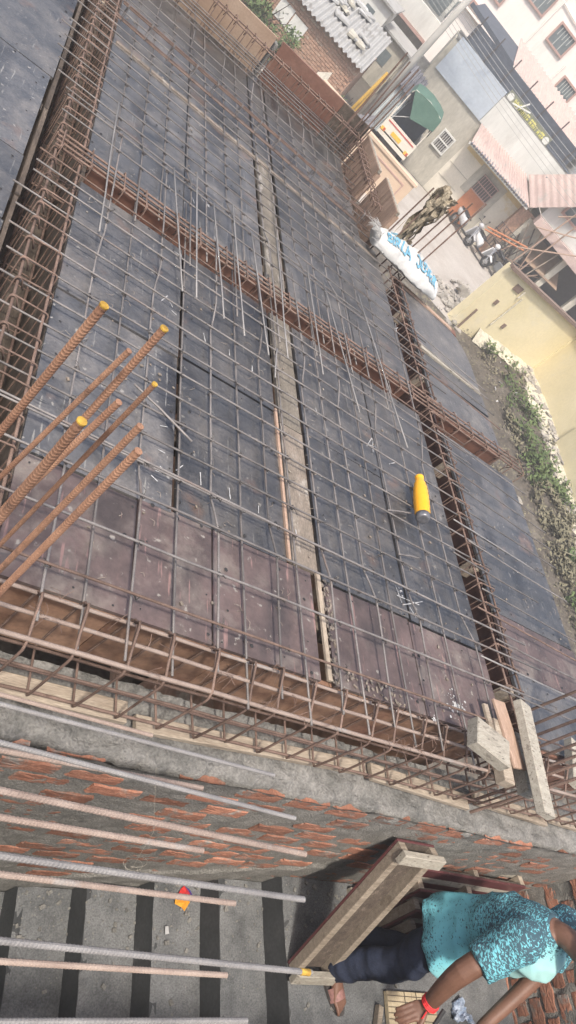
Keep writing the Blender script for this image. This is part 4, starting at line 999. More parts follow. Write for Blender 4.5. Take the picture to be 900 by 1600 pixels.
# shirt: turquoise with dark speckle bands, mint front
def shirt_mat(nm_='shirt', front=True):
    mt = bpy.data.materials.new(nm_); mt.use_nodes = True; n = mt.node_tree.nodes; l = mt.node_tree.links; b = n['Principled BSDF']; MATS[nm_] = mt
    tc = n.new('ShaderNodeTexCoord'); vo = n.new('ShaderNodeTexNoise'); vo.inputs['Scale'].default_value = 85; vo.inputs['Detail'].default_value = .6; vo.inputs['Distortion'].default_value = 1.2
    mp = n.new('ShaderNodeMapping'); mp.inputs['Scale'].default_value = (.7, .7, 1.9); l.new(tc.outputs['Object'], mp.inputs[0]); l.new(mp.outputs[0], vo.inputs[0])
    sp = n.new('ShaderNodeSeparateXYZ'); l.new(tc.outputs['Object'], sp.inputs[0])
    # density of the dark print by height above the landing: hem and shoulders dense, waist plain
    rz = n.new('ShaderNodeValToRGB'); r = rz.color_ramp; mr = n.new('ShaderNodeMapRange'); mr.inputs[1].default_value = .50; mr.inputs[2].default_value = 1.25
    l.new(sp.outputs[2], mr.inputs[0]); l.new(mr.outputs[0], rz.inputs[0])
    r.elements[0].position = 0; r.elements[0].color = (.6,)*3 + (1,); r.elements[1].position = 1; r.elements[1].color = (.62,)*3 + (1,)
    for p, v in ((.12, .55), (.20, .42), (.32, .30), (.46, .34), (.60, .48), (.72, .54), (.85, .55)): e = r.elements.new(p); e.color = (v, v, v, 1)
    # front of the shirt (towards the belly) fades to plain mint
    dt = n.new('ShaderNodeVectorMath'); dt.operation = 'DOT_PRODUCT'; dt.inputs[1].default_value = tuple(fa); sb = n.new('ShaderNodeVectorMath'); sb.operation = 'SUBTRACT'; sb.inputs[1].default_value = tuple(hipc - Vector((3.4, .45, FZ)))
    l.new(tc.outputs['Object'], sb.inputs[0]); l.new(sb.outputs[0], dt.inputs[0])
    fr = n.new('ShaderNodeMapRange'); fr.inputs[1].default_value = .13 if front else 3; fr.inputs[2].default_value = .25 if front else 4; l.new(dt.outputs['Value'], fr.inputs[0])
    su = n.new('ShaderNodeMath'); su.operation = 'SUBTRACT'; l.new(rz.outputs[0], su.inputs[0]); f2 = n.new('ShaderNodeMath'); f2.operation = 'MULTIPLY'; f2.inputs[1].default_value = .4; l.new(fr.outputs[0], f2.inputs[0]); l.new(f2.outputs[0], su.inputs[1])
    lt = n.new('ShaderNodeMath'); lt.operation = 'SUBTRACT'; l.new(su.outputs[0], lt.inputs[0]); l.new(vo.outputs[0], lt.inputs[1])
    st = n.new('ShaderNodeMapRange'); st.inputs[1].default_value = -.02; st.inputs[2].default_value = .03; l.new(lt.outputs[0], st.inputs[0])
    bc = n.new('ShaderNodeMix'); bc.data_type = 'RGBA'; bc.inputs[6].default_value = (.15, .46, .53, 1); bc.inputs[7].default_value = (.34, .58, .56, 1); l.new(fr.outputs[0], bc.inputs[0])
    mx = n.new('ShaderNodeMix'); mx.data_type = 'RGBA'; l.new(st.outputs[0], mx.inputs[0]); l.new(bc.outputs[2], mx.inputs[6]); mx.inputs[7].default_value = (.04, .085, .11, 1)
    l.new(mx.outputs[2], b.inputs['Base Color']); b.inputs['Roughness'].default_value = .85
shirt_mat(); shirt_mat('shirt_sleeve', False)
sh = MB(); hem = hipc - UP*.085
sh.loft([(hem+fa*.045-rt*-.02, rt*.235, fa*.215), (hem+UP*.07+fa*.04-rt*-.015, rt*.225, fa*.205), (hem+UP*.18+fa*.035, rt*.195, fa*.175), (hem+UP*.30+fa*.06, rt*.20, fa*.185), (hem+UP*.42+fa*.09, rt*.21, fa*.19), (chest+fa*.04, rt*.215, fa*.18), (chest+UP*.07+fa*.04, rt*.205, fa*.15), (neckb-UP*.03, rt*.17, fa*.105), (neckb+UP*.015, rt*.085, fa*.07)], 30)
slv = []
for a_, b_ in ((shR, elR), (shL, elL)):
    m_ = MB(); q_ = a_.lerp(b_, .72); limb(m_, [neckb.lerp(a_, .55)-UP*.04, a_, a_.lerp(b_, .35), q_], [.075, .10, .094, .088]); m_ = remesh(m_, .009, 4)
    for i, p in enumerate(m_.v):
        if (p-q_).dot((b_-a_).normalized()) > .0: m_.v[i] = p - (b_-a_).normalized()*((p-q_).dot((b_-a_).normalized())*.85)
        s_ = noise.noise(p*9)*.012 + noise.noise(p*22)*.005; m_.v[i] = m_.v[i] + Vector((noise.noise(p*7), noise.noise(p*7+Vector((4, 4, 4))), 0)).normalized()*s_
    slv.append(m_)
sh = remesh(sh, .009, 5)
for i, p in enumerate(sh.v):
    q = p - Vector((3.4, .45, FZ)); lo = max(0, 1 - (p.z-hem.z)/.38)
    s = noise.noise(Vector((q.x*6, q.y*6, q.z*3.5)))*(.014+.03*lo) - abs(noise.noise(Vector((q.x*8+q.z*6, q.y*8-q.z*4, q.z*5+3))))*.024 + noise.noise(Vector((q.x*13+5, q.y*13, q.z*9)))*(.006+.008*lo)
    sh.v[i] = p + Vector((p.x-hipc.x-fa.x*.06, p.y-hipc.y-fa.y*.06, 0)).normalized()*s
sho = sh.build('shirt', 'shirt', pw, smooth=True)
for m_ in slv: m_.build('sleeve', 'shirt_sleeve', sho, smooth=True)
# sandals
for an, toe in ((aR, tA), (aL, tL)):
    d = Vector((toe.x-an.x, toe.y-an.y, 0)).normalized(); sdv = Vector((-d.y, d.x, 0)); heel = Vector((an.x, an.y, FZ)) - d*.075
    so_ = []
    for k in range(24):
        a = 6.2832*k/24; so_.append(heel + d*(.145+.15*math.cos(a)) + sdv*(.052*math.sin(a)*(1.0+.12*math.cos(a))) + UP*.017)
    s_ = MB().poly(so_, .022, (0, 0, 1)).build('sandal', 'sandal', pw)
    st_ = MB(); c_ = heel + d*.19
    pts = [c_ + sdv*.050*math.cos(a) + UP*(.016+.052*math.sin(a)) for a in [math.pi*k/10 for k in range(11)]]
    vs = [];
    for p in pts: vs += [p-d*.035, p+d*.03-UP*.008]
    st_.add(vs, [(2*k, 2*k+2, 2*k+3, 2*k+1) for k in range(10)])
    st_.build('strap', 'strap', s_)
# bracelet and the tool he holds
br = MB(); ax = (wr_-elR).normalized(); e1 = ax.orthogonal().normalized(); e2 = ax.cross(e1)
for q in range(3): br.tube([wr_ - ax*(.012+.010*q) + (e1*math.cos(a)+e2*math.sin(a))*.037 for a in [6.2832*k/16 for k in range(16)]], .0058, 6, closed=True)
br.tube([wr_+e1*.035, wr_+e1*.05+ax*.03, wr_+e1*.045+ax*.05], .004, 5)
br.build('bracelet', 'red_thread', pw)
tl = thing('hand_tool', 'thin dark steel rod held over the scored board', 'tool', hand)
MB().tube([wr_ + ray(694, 1578)*0 + (EYE + ray(694, 1578)*((wr_-EYE).length/ray(694, 1578).length) - wr_), EYE + ray(668, 1618)*((wr_-EYE).length/ray(668, 1618).length)], .010, 10).build('shaft', 'black', tl)

# ================================================================== ground, road, surroundings
GZ = -4.0
mat('soil', (0.07, 0.06, 0.048), (0.13, 0.112, 0.09), rough=.95, scale=1.6, bump=.8, bscale=16, fine=.4, c3=(.18, .16, .13), s3=.9, t3=.55, w3=.15)
mat('road', (0.36, 0.33, 0.30), (0.44, 0.41, 0.375), rough=.92, scale=1.0, bump=.2, bscale=20, fine=.12, c3=(.31, .275, .24), s3=.6, t3=.55, w3=.2)
mat('stone', (0.28, 0.26, 0.23), (0.38, 0.355, 0.32), rough=.95, scale=4, bump=.5, bscale=30, fine=.3, rand=.25)
TH = math.atan2(-.373, .928)
ST = Matrix.Rotation(TH, 4, 'Z')                     # street frame: x along the street, y away from us
def SN(s, n, z=GZ): return ST @ Vector((s, n, z))
def at_n(u, v, n):
    d = ray(u, v); nx = Vector((.373, .928, 0)); return EYE + d*(n/d.dot(nx))
g = MB()
N_ = 60
g.add([(-120, -120, GZ), (170, -120, GZ), (170, 170, GZ), (-120, 170, GZ)], [(0, 1, 2, 3)]); tag(g.build('ground', 'soil'), kind='structure')
rd = MB(ST).add([(-60, 24.6, GZ+.01), (80, 24.6, GZ+.01), (80, 31.5, GZ+.01), (-60, 31.5, GZ+.01), (1.5, 21.5, GZ+.012), (6.3, 21.0, GZ+.012), (6.6, 24.7, GZ+.012), (1.5, 24.7, GZ+.012)], [(0, 1, 2, 3), (4, 5, 6, 7)])
tag(rd.build('road', 'road'), kind='structure')
# uneven soil bank between our building and the yellow house
vs = []; fs = []; nx, ny = 60, 80
def bank(x, y):
    h_ = .10*fbm((x, y, 0), .9, 4) + .05*fbm((x, y, 4), 3, 3)
    d = x - (14.9 + .06*(y-10)); h_ += .06*max(0, min(1, (d+.6)/2.2)); h_ -= .9*math.exp(-((x-13.0-.05*(y-10))/1.0)**2)
    return GZ + .16 + h_
for j in range(ny+1):
    for i in range(nx+1):
        x = 6 + 12*i/nx; y = 1 + 19*j/ny; vs.append((x, y, bank(x, y) if 0 < i < nx and 0 < j < ny else GZ-.3))
for j in range(ny):
    for i in range(nx): a = j*(nx+1)+i; fs.append((a, a+1, a+nx+2, a+nx+1))
tag(MB().add(vs, fs).build('soil_bank', 'soil', None, smooth=True), kind='structure')
mat('leaf', (0.06, 0.095, 0.03), (0.12, 0.16, 0.055), rough=.7, scale=1.5, bump=0, fine=.3)
mat('leaf_dry', (0.13, 0.12, 0.075), (0.21, 0.19, 0.125), rough=.85, scale=1.5, bump=0, fine=.3)
def leaves(mb, c, n, r, L, up=.6):
    for i in range(n):
        p = Vector(c) + Vector((rnd(-1, 1)*r[0], rnd(-1, 1)*r[1], rnd(0, 1)*r[2])); a = rnd(0, 6.28); e = rnd(.1, 1.2)*up
        d = Vector((math.cos(a), math.sin(a), e)).normalized()*L*rnd(.5, 1.3); s = Vector((-math.sin(a), math.cos(a), rnd(-.4, .4)))*L*.22
        mb.add([p, p+d*.5+s, p+d, p+d*.5-s], [(0, 1, 2, 3)])
wg, wd = MB(), MB()
for k in range(900):
    y = rnd(5.5, 17.5); x = 15.4 + .06*(y-10) + rnd(-1.1, .9)
    f_ = fbm((x, y, 0), .55, 3)
    tgt = wg if f_ > .16 else wd
    if f_ < -.25 and random.random() < .7: continue
    if fbm((x, y, 7), .35, 2) < -.1 and random.random() < .8: continue
    leaves(tgt, (x, y, bank(x, y)-.02), 12, (.16, .16, .28 if tgt is wg else .16), .16)
for k in range(500): leaves(wd, (rnd(9, 15), rnd(6, 18), GZ+.05), 6, (.3, .3, .1), .10)
tag(wg.build('weeds', 'leaf'), 'low green weeds growing along the foot of the yellow wall', 'weeds', kind='stuff')
tag(wd.build('dry_grass', 'leaf_dry'), 'dry straw-coloured grass on the soil beside our building', 'grass', kind='stuff')
lit = MB()
for k in range(45):
    y = rnd(8, 18); x = 14.4 + .06*(y-10) + rnd(-1.6, 1.0); a = rnd(0, 3); r_ = rnd(.02, .055); lit.obox((x, y, bank(x, y)+.03), (r_*math.cos(a), r_*math.sin(a), rnd(-.03, .03)), (-r_*.6*math.sin(a), r_*.6*math.cos(a), 0), (0, 0, .006))
tag(lit.build('litter', 'chalk'), 'pale scraps of litter scattered over the soil bank', 'litter', kind='stuff')

# stones: rubble heap by the road and stone plinth of the yellow house
stn = []
for k in range(5):
    b = MB().ell((0, 0, 0), (1, 0, 0), (0, .8, 0), (0, 0, .65), 9, 6); crumple(b, .45, 1.4, k*3.1); t_ = b.build('stone', 'stone'); stn.append(t_.data); bpy.data.objects.remove(t_)
rp = thing('rubble_heap', 'heap of broken stones at the roadside in front of the yellow wall', 'rubble', at(726, 485, GZ))
b0 = Vector(rp.location)
for k in range(60):
    u, v = rnd(690, 742), rnd(440, 505); big = k < 16
    if big: u, v = rnd(712, 742), rnd(462, 500)
    p = at(u, v, GZ+.05); r_ = rnd(.22, .42) if big else rnd(.06, .16)
    place('stone', stn[k % 5], rp, Matrix.Translation(p-b0+Vector((0, 0, r_*.3))) @ Matrix.Rotation(rnd(0, 6), 4, 'Z') @ Matrix.Rotation(rnd(-.6, .6), 4, 'X') @ Matrix.Diagonal((r_, r_*rnd(.7, 1.1), r_*rnd(.6, .9), 1)))
rp = thing('rubble_heap', 'line of small broken bricks and stones along the road edge below the sack', 'rubble', at(690, 440, GZ)); b0 = Vector(rp.location)
for k in range(90):
    u = rnd(655, 725); v = 415 + (u-655)*.95 + rnd(-8, 22); p = at(u, v, GZ+.04); r_ = rnd(.05, .16)
    o = place('stone', stn[k % 5], rp, Matrix.Translation(p-b0) @ Matrix.Rotation(rnd(0, 6), 4, 'Z') @ Matrix.Diagonal((r_, r_*rnd(.7, 1.1), r_*rnd(.5, .9), 1)))

# ------------------------------------------------------------------ yellow house
mat('yellow_wall', (0.68, 0.60, 0.38), (0.74, 0.66, 0.45), rough=.9, scale=.8, bump=.1, bscale=12, fine=.05, c3=(.64, .60, .48), s3=.7, t3=.56, w3=.2)
mat('brown_trim', (0.16, 0.11, 0.085), (0.22, 0.16, 0.13), rough=.8, bump=.1)
mat('stone_pale', (0.46, 0.43, 0.34), (0.56, 0.52, 0.42), rough=.95, scale=1.5, bump=.7, bscale=14, fine=.3, c3=(.3, .28, .22), s3=2.5, t3=.57)
yL, yC, yD, yE = Vector((13.26, 17.45, 0)), Vector((17.36, 17.88, 0)), Vector((17.0, 14.16, 0)), Vector((16.2, 10.3, 0))
yh = thing('yellow_wall', 'tall pale yellow compound wall turning a corner beside the road', 'wall', (17, 17, GZ))
back = Vector((.55, 4.5, 0)); zt = -1.72
foot = [yL, yC, yD, yE, yE+Vector((.35, 0, 0)), yD+Vector((.35, 0, 0)), yC+Vector((.35, .35, 0)), yL+Vector((-.02, .35, 0))]
def wall_prism(mb, pts, z0, z1): 
    n = len(pts); vs = [Vector((p.x, p.y, z)) for z in (z0, z1) for p in pts]; return mb.add(vs, [tuple(range(n-1, -1, -1)), tuple(range(n, 2*n))] + [(i, (i+1) % n, n+(i+1) % n, n+i) for i in range(n)])
wall_prism(MB(), foot, GZ-.2, zt).build('wall_body', 'yellow_wall', yh)
def along(a, b, s, off, z): # point along wall a->b, off in front (left of direction = outside here: towards camera)
    d = (b-a).normalized(); nn = Vector((d.y, -d.x, 0)); p = a + d*s + nn*off; return Vector((p.x, p.y, z))
# roof coping
for a, b in ((yL, yC), (yC, yD), (yD, yE)):
    d = (b-a).normalized(); MB().beam(along(a, b, -.12, .03, zt+.05), along(a, b, (b-a).length+.05, .03, zt+.05), .22, .10).build('coping', 'brown_trim', yh)
o = MB().obox(along(yL, yC, .75, .015, -2.02), (yC-yL).normalized()*.16, Vector((0, .02, 0)), (0, 0, .10)).build('vent', 'brown_trim', yh); 
MB().tube([along(yL, yC, 1.15, .05, -3.3), along(yL, yC, 1.15, .05, -2.15)], .03, 8).build('drain_pipe', 'stone_pale', yh)
MB().tube([along(yL, yC, 1.0, .05, -2.2), along(yL, yC, 1.0, .05, -1.95)], .03, 8).build('drain_pipe', 'stone_pale', yh)
MB().tube([along(yL, yC, .35, .05, -4), along(yL, yC, .3, .05, -3.2)], .035, 8).build('drain_pipe', 'brown_trim', yh)
for (s, z) in ((.6, -2.7), (1.6, -3.1)): MB().obox(along(yL, yC, s, .01, z), (yC-yL).normalized()*.06, (0, .03, 0), (0, 0, .08)).build('socket', 'brown_trim', yh)
wn = MB().obox(along(yD, yE, .9, .06, -2.75), (yE-yD).normalized()*.42, Vector((.08, 0, 0)), (0, 0, .17), .01).build('window', 'brown_trim', yh)
MB().obox(along(yD, yE, .9, .15, -2.98), (yE-yD).normalized()*.42, Vector((.05, 0, 0)), (0, 0, .12), .01).build('sill', 'stone', wn)
for s in (.02,): MB().beam(along(yC, yD, s, .01, GZ), along(yC, yD, s, .01, zt), .06, .06, up=(1, 0, 0)).build('corner_strip', 'yellow_wall', yh)
wall_prism(MB(), [yD+Vector((-.25, 0, 0)), yE+Vector((-.25, 0, 0)), yE+Vector((.2, 0, 0)), yD+Vector((.2, 0, 0))], GZ-.2, zt-.7).build('buttress', 'yellow_wall', yh)
# sloping stone plinth, stones as pieces
pl = thing('stone_plinth', 'sloping plinth of pale rubble stones under the yellow wall', 'plinth', (16.6, 14.5, GZ))
vs = []; fs = []
line = [yL.lerp(yC, .25), yL.lerp(yC, .55), yL.lerp(yC, .8), yC, yC.lerp(yD, .5), yD, yD.lerp(yE, .5), yE, yE+Vector((-.8, -3.5, 0))]
offs = [Vector((0, -.25, 0)), Vector((0, -.4, 0)), Vector((-.25, -.7, 0)), Vector((-.8, -.6, 0)), Vector((-.95, 0, 0)), Vector((-1.0, 0, 0)), Vector((-1.0, 0, 0)), Vector((-1.0, 0, 0)), Vector((-1.0, 0, 0))]
fine_l = []
for i in range(len(line)-1):
    for k in range(10): fine_l.append((line[i].lerp(line[i+1], k/10), offs[i].lerp(offs[i+1], k/10)))
for (p, q) in fine_l:
    for k in range(9):
        f_ = k/8; r_ = p + q*f_; z = GZ+.42 - .38*f_**1.3 + .05*fbm((r_.x, r_.y, 1), 2.6, 3); vs.append((r_.x, r_.y, z))
for i in range(len(fine_l)-1):
    for k in range(8): a = i*9+k; fs.append((a, a+1, a+10, a+9))
MB().add(vs, fs).build('mortar_bed', 'stone_pale', pl, smooth=True)
b0 = Vector((16.6, 14.5, GZ))
for k in range(150):
    p, q = random.choice(fine_l[25:]); f_ = rnd(.05, .95); r_ = p+q*f_; z = GZ+.42-.38*f_**1.3; s = rnd(.10, .20)
    o = place('stone', stn[k % 5], pl, Matrix.Translation(Vector((r_.x, r_.y, z))-b0) @ Matrix.Rotation(rnd(0, 6), 4, 'Z') @ Matrix.Diagonal((s, s*rnd(.7, 1), s*.35, 1)))

# ------------------------------------------------------------------ street houses (street frame)
mat('plaster_grey', (0.36, 0.34, 0.285), (0.52, 0.49, 0.42), stretch=(1, 1, .4), rough=.95, scale=2.2, bump=.2, bscale=15, fine=.12, c3=(.28, .27, .225), s3=1.4, t3=.52, w3=.15)
mat('plaster_cream', (0.62, 0.575, 0.48), (0.70, 0.655, 0.56), rough=.9, scale=1, bump=.1, bscale=12, fine=.06, c3=(.56, .45, .24), s3=.6, t3=.6, w3=.1)
mat('plaster_blue', (0.38, 0.43, 0.49), (0.45, 0.50, 0.56), rough=.85, scale=1.2, bump=.15, bscale=10, fine=.08, c3=(.33, .38, .45), s3=.9, t3=.55)
mat('plaster_white', (0.56, 0.56, 0.53), (0.66, 0.66, 0.63), rough=.9, scale=1.4, bump=.05, bscale=10, fine=.06, c3=(.47, .46, .43), s3=1.1, t3=.56, w3=.15, stretch=(1, 1, .3))
mat('pink_wall', (0.78, 0.72, 0.67), (0.82, 0.77, 0.72), rough=.9, scale=.6, bump=.05, bscale=10, fine=.04, c3=(.68, .62, .57), s3=.9, t3=.56, w3=.15, stretch=(1, 1, .3))
mat('ochre', (0.58, 0.44, 0.20), (0.64, 0.52, 0.28), rough=.9, bump=.1)
mat('pink_trim', (0.40, 0.25, 0.21), (0.46, 0.30, 0.26), rough=.8, bump=.05)
mat('navy', (0.055, 0.065, 0.085), (0.085, 0.10, 0.125), rough=.7, bump=.1)
mat('tile_pink', (0.46, 0.35, 0.32), (0.54, 0.43, 0.39), rough=.85, scale=3, bump=.2, bscale=20, fine=.12, c3=(.40, .36, .33), s3=1.5, t3=.57)
mat('tin', (0.30, 0.30, 0.295), (0.40, 0.40, 0.39), rough=.6, scale=2, bump=.1, fine=.1, c3=(.24, .23, .215), s3=1.6, t3=.56)
mat('tin_blue', (0.52, 0.57, 0.59), (0.60, 0.65, 0.67), rough=.5, scale=2, bump=.1, fine=.08)
mat('tile_grey', (0.13, 0.13, 0.15), (0.22, 0.22, 0.24), rough=.85, scale=5, bump=.3, fine=.3)
mat('glass', (0.10, 0.13, 0.14), (0.16, 0.19, 0.20), rough=.15, bump=0, spec=.6)
mat('orange_door', (0.40, 0.14, 0.06), (0.46, 0.19, 0.09), rough=.7, bump=.1)
mat('iron', (0.06, 0.05, 0.05), (0.09, 0.08, 0.075), rough=.7, bump=.1)
def sb(parent, name, m_, s0, s1, n0, n1, z0, z1, lab=None): return MB(ST).box((s0, n0, z0), (s1, n1, z1)).build(name, m_, parent, label=lab)
def corr(mb, p0, p1, q0, q1, waves, amp, rows=1):
    """corrugated sheet: p0-p1 upper edge, q0-q1 lower edge; with thickness"""
    p0, p1, q0, q1 = map(Vector, (p0, p1, q0, q1)); nn = (p1-p0).cross(q0-p0).normalized(); nn = nn if nn.z > 0 else -nn
    n = waves*6; vs = []
    for lay in (0, 1):
        for k in range(n+1):
            f_ = k/n; o = nn*(amp*math.sin(6.2832*waves*f_) - lay*.012)
            for e in (0, 1): vs.append((p0.lerp(p1, f_) if e == 0 else q0.lerp(q1, f_)) + o)
    m_ = 2*(n+1); fs = [(2*k, 2*k+1, 2*k+3, 2*k+2) for k in range(n)] + [(m_+2*k, m_+2*k+2, m_+2*k+3, m_+2*k+1) for k in range(n)] + [(2*k+1, m_+2*k+1, m_+2*k+3, 2*k+3) for k in range(n)]
    return mb.add(vs, fs)
gh = thing('street_house', 'grey and cream plastered house with orange door and tiled awning', 'house', SN(4, 31.7), TH)
sb(gh, 'wall', 'plaster_grey', .55, 3.55, 31.7, 37, GZ, .18); sb(gh, 'wall', 'plaster_cream', 3.55, 7.3, 31.72, 37, GZ, -.92)
sb(gh, 'wall', 'plaster_white', 3.30, 7.1, 31.64, 37.2, -.92, .22); sb(gh, 'blue_panel', 'plaster_blue', .74, 3.28, 31.62, 31.71, -.92, .38)
sb(gh, 'roof', 'concrete', .6, 7.0, 31.66, 37, .2, .26)
sb(gh, 'ochre_band', 'ochre', 3.7, 6.9, 31.70, 31.73, -1.85, -1.35)
sb(gh, 'cement_surround', 'plaster_grey', 4.62, 6.08, 31.69, 31.75, -2.95, -1.72); sb(gh, 'cement_surround', 'plaster_grey', 5.84, 6.2, 31.69, 31.75, GZ, -2.95)
dr = sb(gh, 'door', 'orange_door', 4.95, 5.80, 31.62, 31.74, GZ+.1, -2.66); sb(dr, 'grille_opening', 'iron', 4.95, 5.80, 31.64, 31.74, -2.62, -1.94)
for k in range(8): sb(dr, 'grille_bar', 'pink_trim', 4.98+.114*k, 5.0+.114*k, 31.60, 31.64, -2.62, -1.94)
for z in (-2.64, -2.30, -1.96): sb(dr, 'grille_rail', 'pink_trim', 4.93, 5.82, 31.595, 31.64, z-.02, z+.02)
wn = sb(gh, 'window', 'iron', 2.62, 3.14, 31.66, 31.72, -2.66, -2.03)
for k in range(6): sb(wn, 'bar', 'plaster_white', 2.65+.09*k, 2.67+.09*k, 31.63, 31.66, -2.66, -2.03)
for (a, b, c, d) in ((2.56, 3.20, -2.72, -2.66), (2.56, 3.20, -2.03, -1.97), (2.56, 2.62, -2.66, -2.03), (3.14, 3.20, -2.66, -2.03), (2.62, 3.14, -2.37, -2.32)): sb(wn, 'frame', 'plaster_white', a, b, 31.61, 31.72, c, d)
for z in (-2.6, -3.2): sb(gh, 'string_line', 'plaster_grey', 3.6, 4.6, 31.70, 31.73, z, z+.02)
aw = thing('awning', 'pinkish tiled lean-to awning over the orange door', 'awning', SN(5, 31.3, -1.4), TH)
corr(MB(ST), (3.42, 31.66, -.90), (6.1, 31.66, -.82), (3.55, 30.75, -1.48), (6.95, 30.75, -1.40), 22, .022).build('tiles', 'tile_pink', aw)
for k in range(24): x = 3.6 + .138*k; MB(ST).tube([(x, 30.72, -1.52+.003*k), (x, 30.95, -1.42+.003*k)], .05, 7).build('tile_end', 'tile_grey', aw)
MB(ST).beam((3.5, 30.85, -1.56), (6.95, 30.85, -1.50), .08, .08).build('batten', 'plaster_white', aw)
MB(ST).beam((5.9, 30.85, -1.55), (5.9, 31.7, -1.4), .06, .06).build('bracket', 'wood_dark', aw); MB(ST).beam((4.0, 30.85, -1.58), (4.0, 31.7, -1.6), .06, .06).build('bracket', 'wood_dark', aw)
aw = thing('awning', 'plain pink sheet awning beside the tiled awning, by the dark porch', 'awning', SN(6.8, 31, -.6), TH)
corr(MB(ST), (6.10, 31.50, -.76), (7.9, 31.0, 1.2), (6.97, 30.78, -1.38), (8.75, 30.35, .60), 10, .012).build('sheet', 'tile_pink', aw)
# terrace on top: dark screen, posts, painted sign
tr = thing('terrace_screen', 'dark navy netting along the roof terrace with thin posts', 'screen', SN(4, 33, .26), TH)
sb(tr, 'net', 'navy', .9, 7.2, 33.3, 33.34, .22, .98); sb(tr, 'floor', 'navy', .9, 7.4, 31.9, 33.3, .27, .29)
for k in range(7): sb(tr, 'post', 'iron', .95+1.0*k, 1.0+1.0*k, 33.24, 33.29, .28, 1.35)
mat('sign_board', (0.17, 0.18, 0.13), (0.22, 0.23, 0.17), rough=.6, bump=.05); mat('sign_yellow', (0.62, 0.58, 0.14), (0.68, 0.63, 0.2), rough=.6, bump=0); mat('sign_white', (0.66, 0.66, 0.62), (0.7, 0.7, 0.66), rough=.6, bump=0)
sg = thing('signboard', 'long olive signboard with yellow lettering on the roof edge', 'sign', SN(4.55, 32.0, .2), TH)
bd = sb(sg, 'panel', 'sign_board', 3.36, 5.80, 31.90, 31.94, .17, .56)
le = MB(ST); x = 3.72; rl = random.Random(4)
for wdl in (.38, .48, .42, .34):
    le.box((x, 31.885, .405), (x+wdl, 31.899, .43)); q = x+.02
    while q < x+wdl-.03:
        le.box((q, 31.885, .27), (q+.022, 31.899, .405))
        if rl.random() < .7: le.box((q+.022, 31.886, .30+rl.uniform(0, .06)), (q+.07, 31.899, .325+rl.uniform(0, .06)))
        if rl.random() < .4: le.box((q-.01, 31.886, .43), (q+.05, 31.899, .475))
        q += rl.uniform(.055, .085)
    x += wdl+.045
le.build('lettering', 'sign_yellow', sg)
le = MB(ST); le.box((3.9, 31.885, .205), (5.1, 31.899, .24)); le.build('lettering', 'sign_white', sg)
for s in (3.52, 5.64): MB(ST).add([(s+.13*math.cos(.5236*k), 31.888, .37+.14*math.sin(.5236*k)) for k in range(12)], [tuple(range(12))]).build('roundel', 'sign_white', sg)
for s in (3.6, 5.5): sb(sg, 'leg', 'iron', s, s+.04, 31.94, 31.98, .2, .5)
cs = thing('sheet_roof', 'pinkish corrugated sheet roof over the terrace in front of the tall house', 'roof', SN(5, 34.5, 1), TH)
corr(MB(ST), (2.6, 36.2, 1.75), (9.5, 36.2, 1.55), (2.9, 33.6, 1.02), (9.5, 33.6, .80), 34, .035).build('sheet', 'tile_pink', cs)
MB(ST).beam((.2, 33.8, 1.18), (2.9, 33.6, .98), .10, .16).build('fascia', 'navy', cs)
MB(ST).poly([(.3, 33.8, 1.16), (2.95, 33.6, .98), (2.8, 35.5, 1.5), (.6, 35.5, 1.5)], .03).build('canopy', 'navy', cs)
# tall pink house
ph = thing('apartment_house', 'tall pale pink house with brown framed windows at the upper right', 'house', SN(6, 42), TH)
sb(ph, 'wall', 'pink_wall', -.2, 22, 42, 52, GZ, 14)
sb(ph, 'band', 'pink_trim', -.3, 3.0, 41.8, 42.02, .98, 1.22)
def win(parent, s0, s1, z0, z1, n, grill=True):
    w_ = sb(parent, 'window', 'glass', s0, s1, n-.02, n+.05, z0, z1)
    t_ = .09
    for (a, b, c, d) in ((s0-t_, s1+t_, z0-t_, z0), (s0-t_, s1+t_, z1, z1+t_), (s0-t_, s0, z0, z1), (s1, s1+t_, z0, z1)): sb(w_, 'frame', 'pink_trim', a, b, n-.10, n+.02, c, d)
    if grill:
        for k in range(1, 6): q = s0+(s1-s0)*k/6; sb(w_, 'bar', 'plaster_white', q-.012, q+.012, n-.06, n-.03, (z0+z1)/2 if k % 2 else z0, z1)
    return w_
win(ph, 3.92, 4.92, 2.58, 3.36, 42); win(ph, 5.80, 6.68, 1.28, 2.18, 42); win(ph, 1.95, 2.95, 2.95, 3.75, 42); win(ph, 7.6, 8.5, 2.6, 3.4, 42); win(ph, .7, 1.2, 1.9, 2.5, 42)
win(ph, 9.2, 10.1, 1.3, 2.2, 42)
for (a, b) in (((3.3, 1.2), (3.3, 4.6)), ((5.4, .9), (5.4, 2.5))): MB(ST).tube([(a[0], 41.93, a[1]), (b[0], 41.93, b[1])], .04, 6).build('pipe', 'pink_wall', ph)
MB(ST).tube([(3.3, 41.93, 3.9), (7.2, 41.93, 3.5)], .03, 6).build('pipe', 'pink_wall', ph)
sb(ph, 'ledge', 'pink_wall', -.3, 22, 41.7, 42, .75, .85)
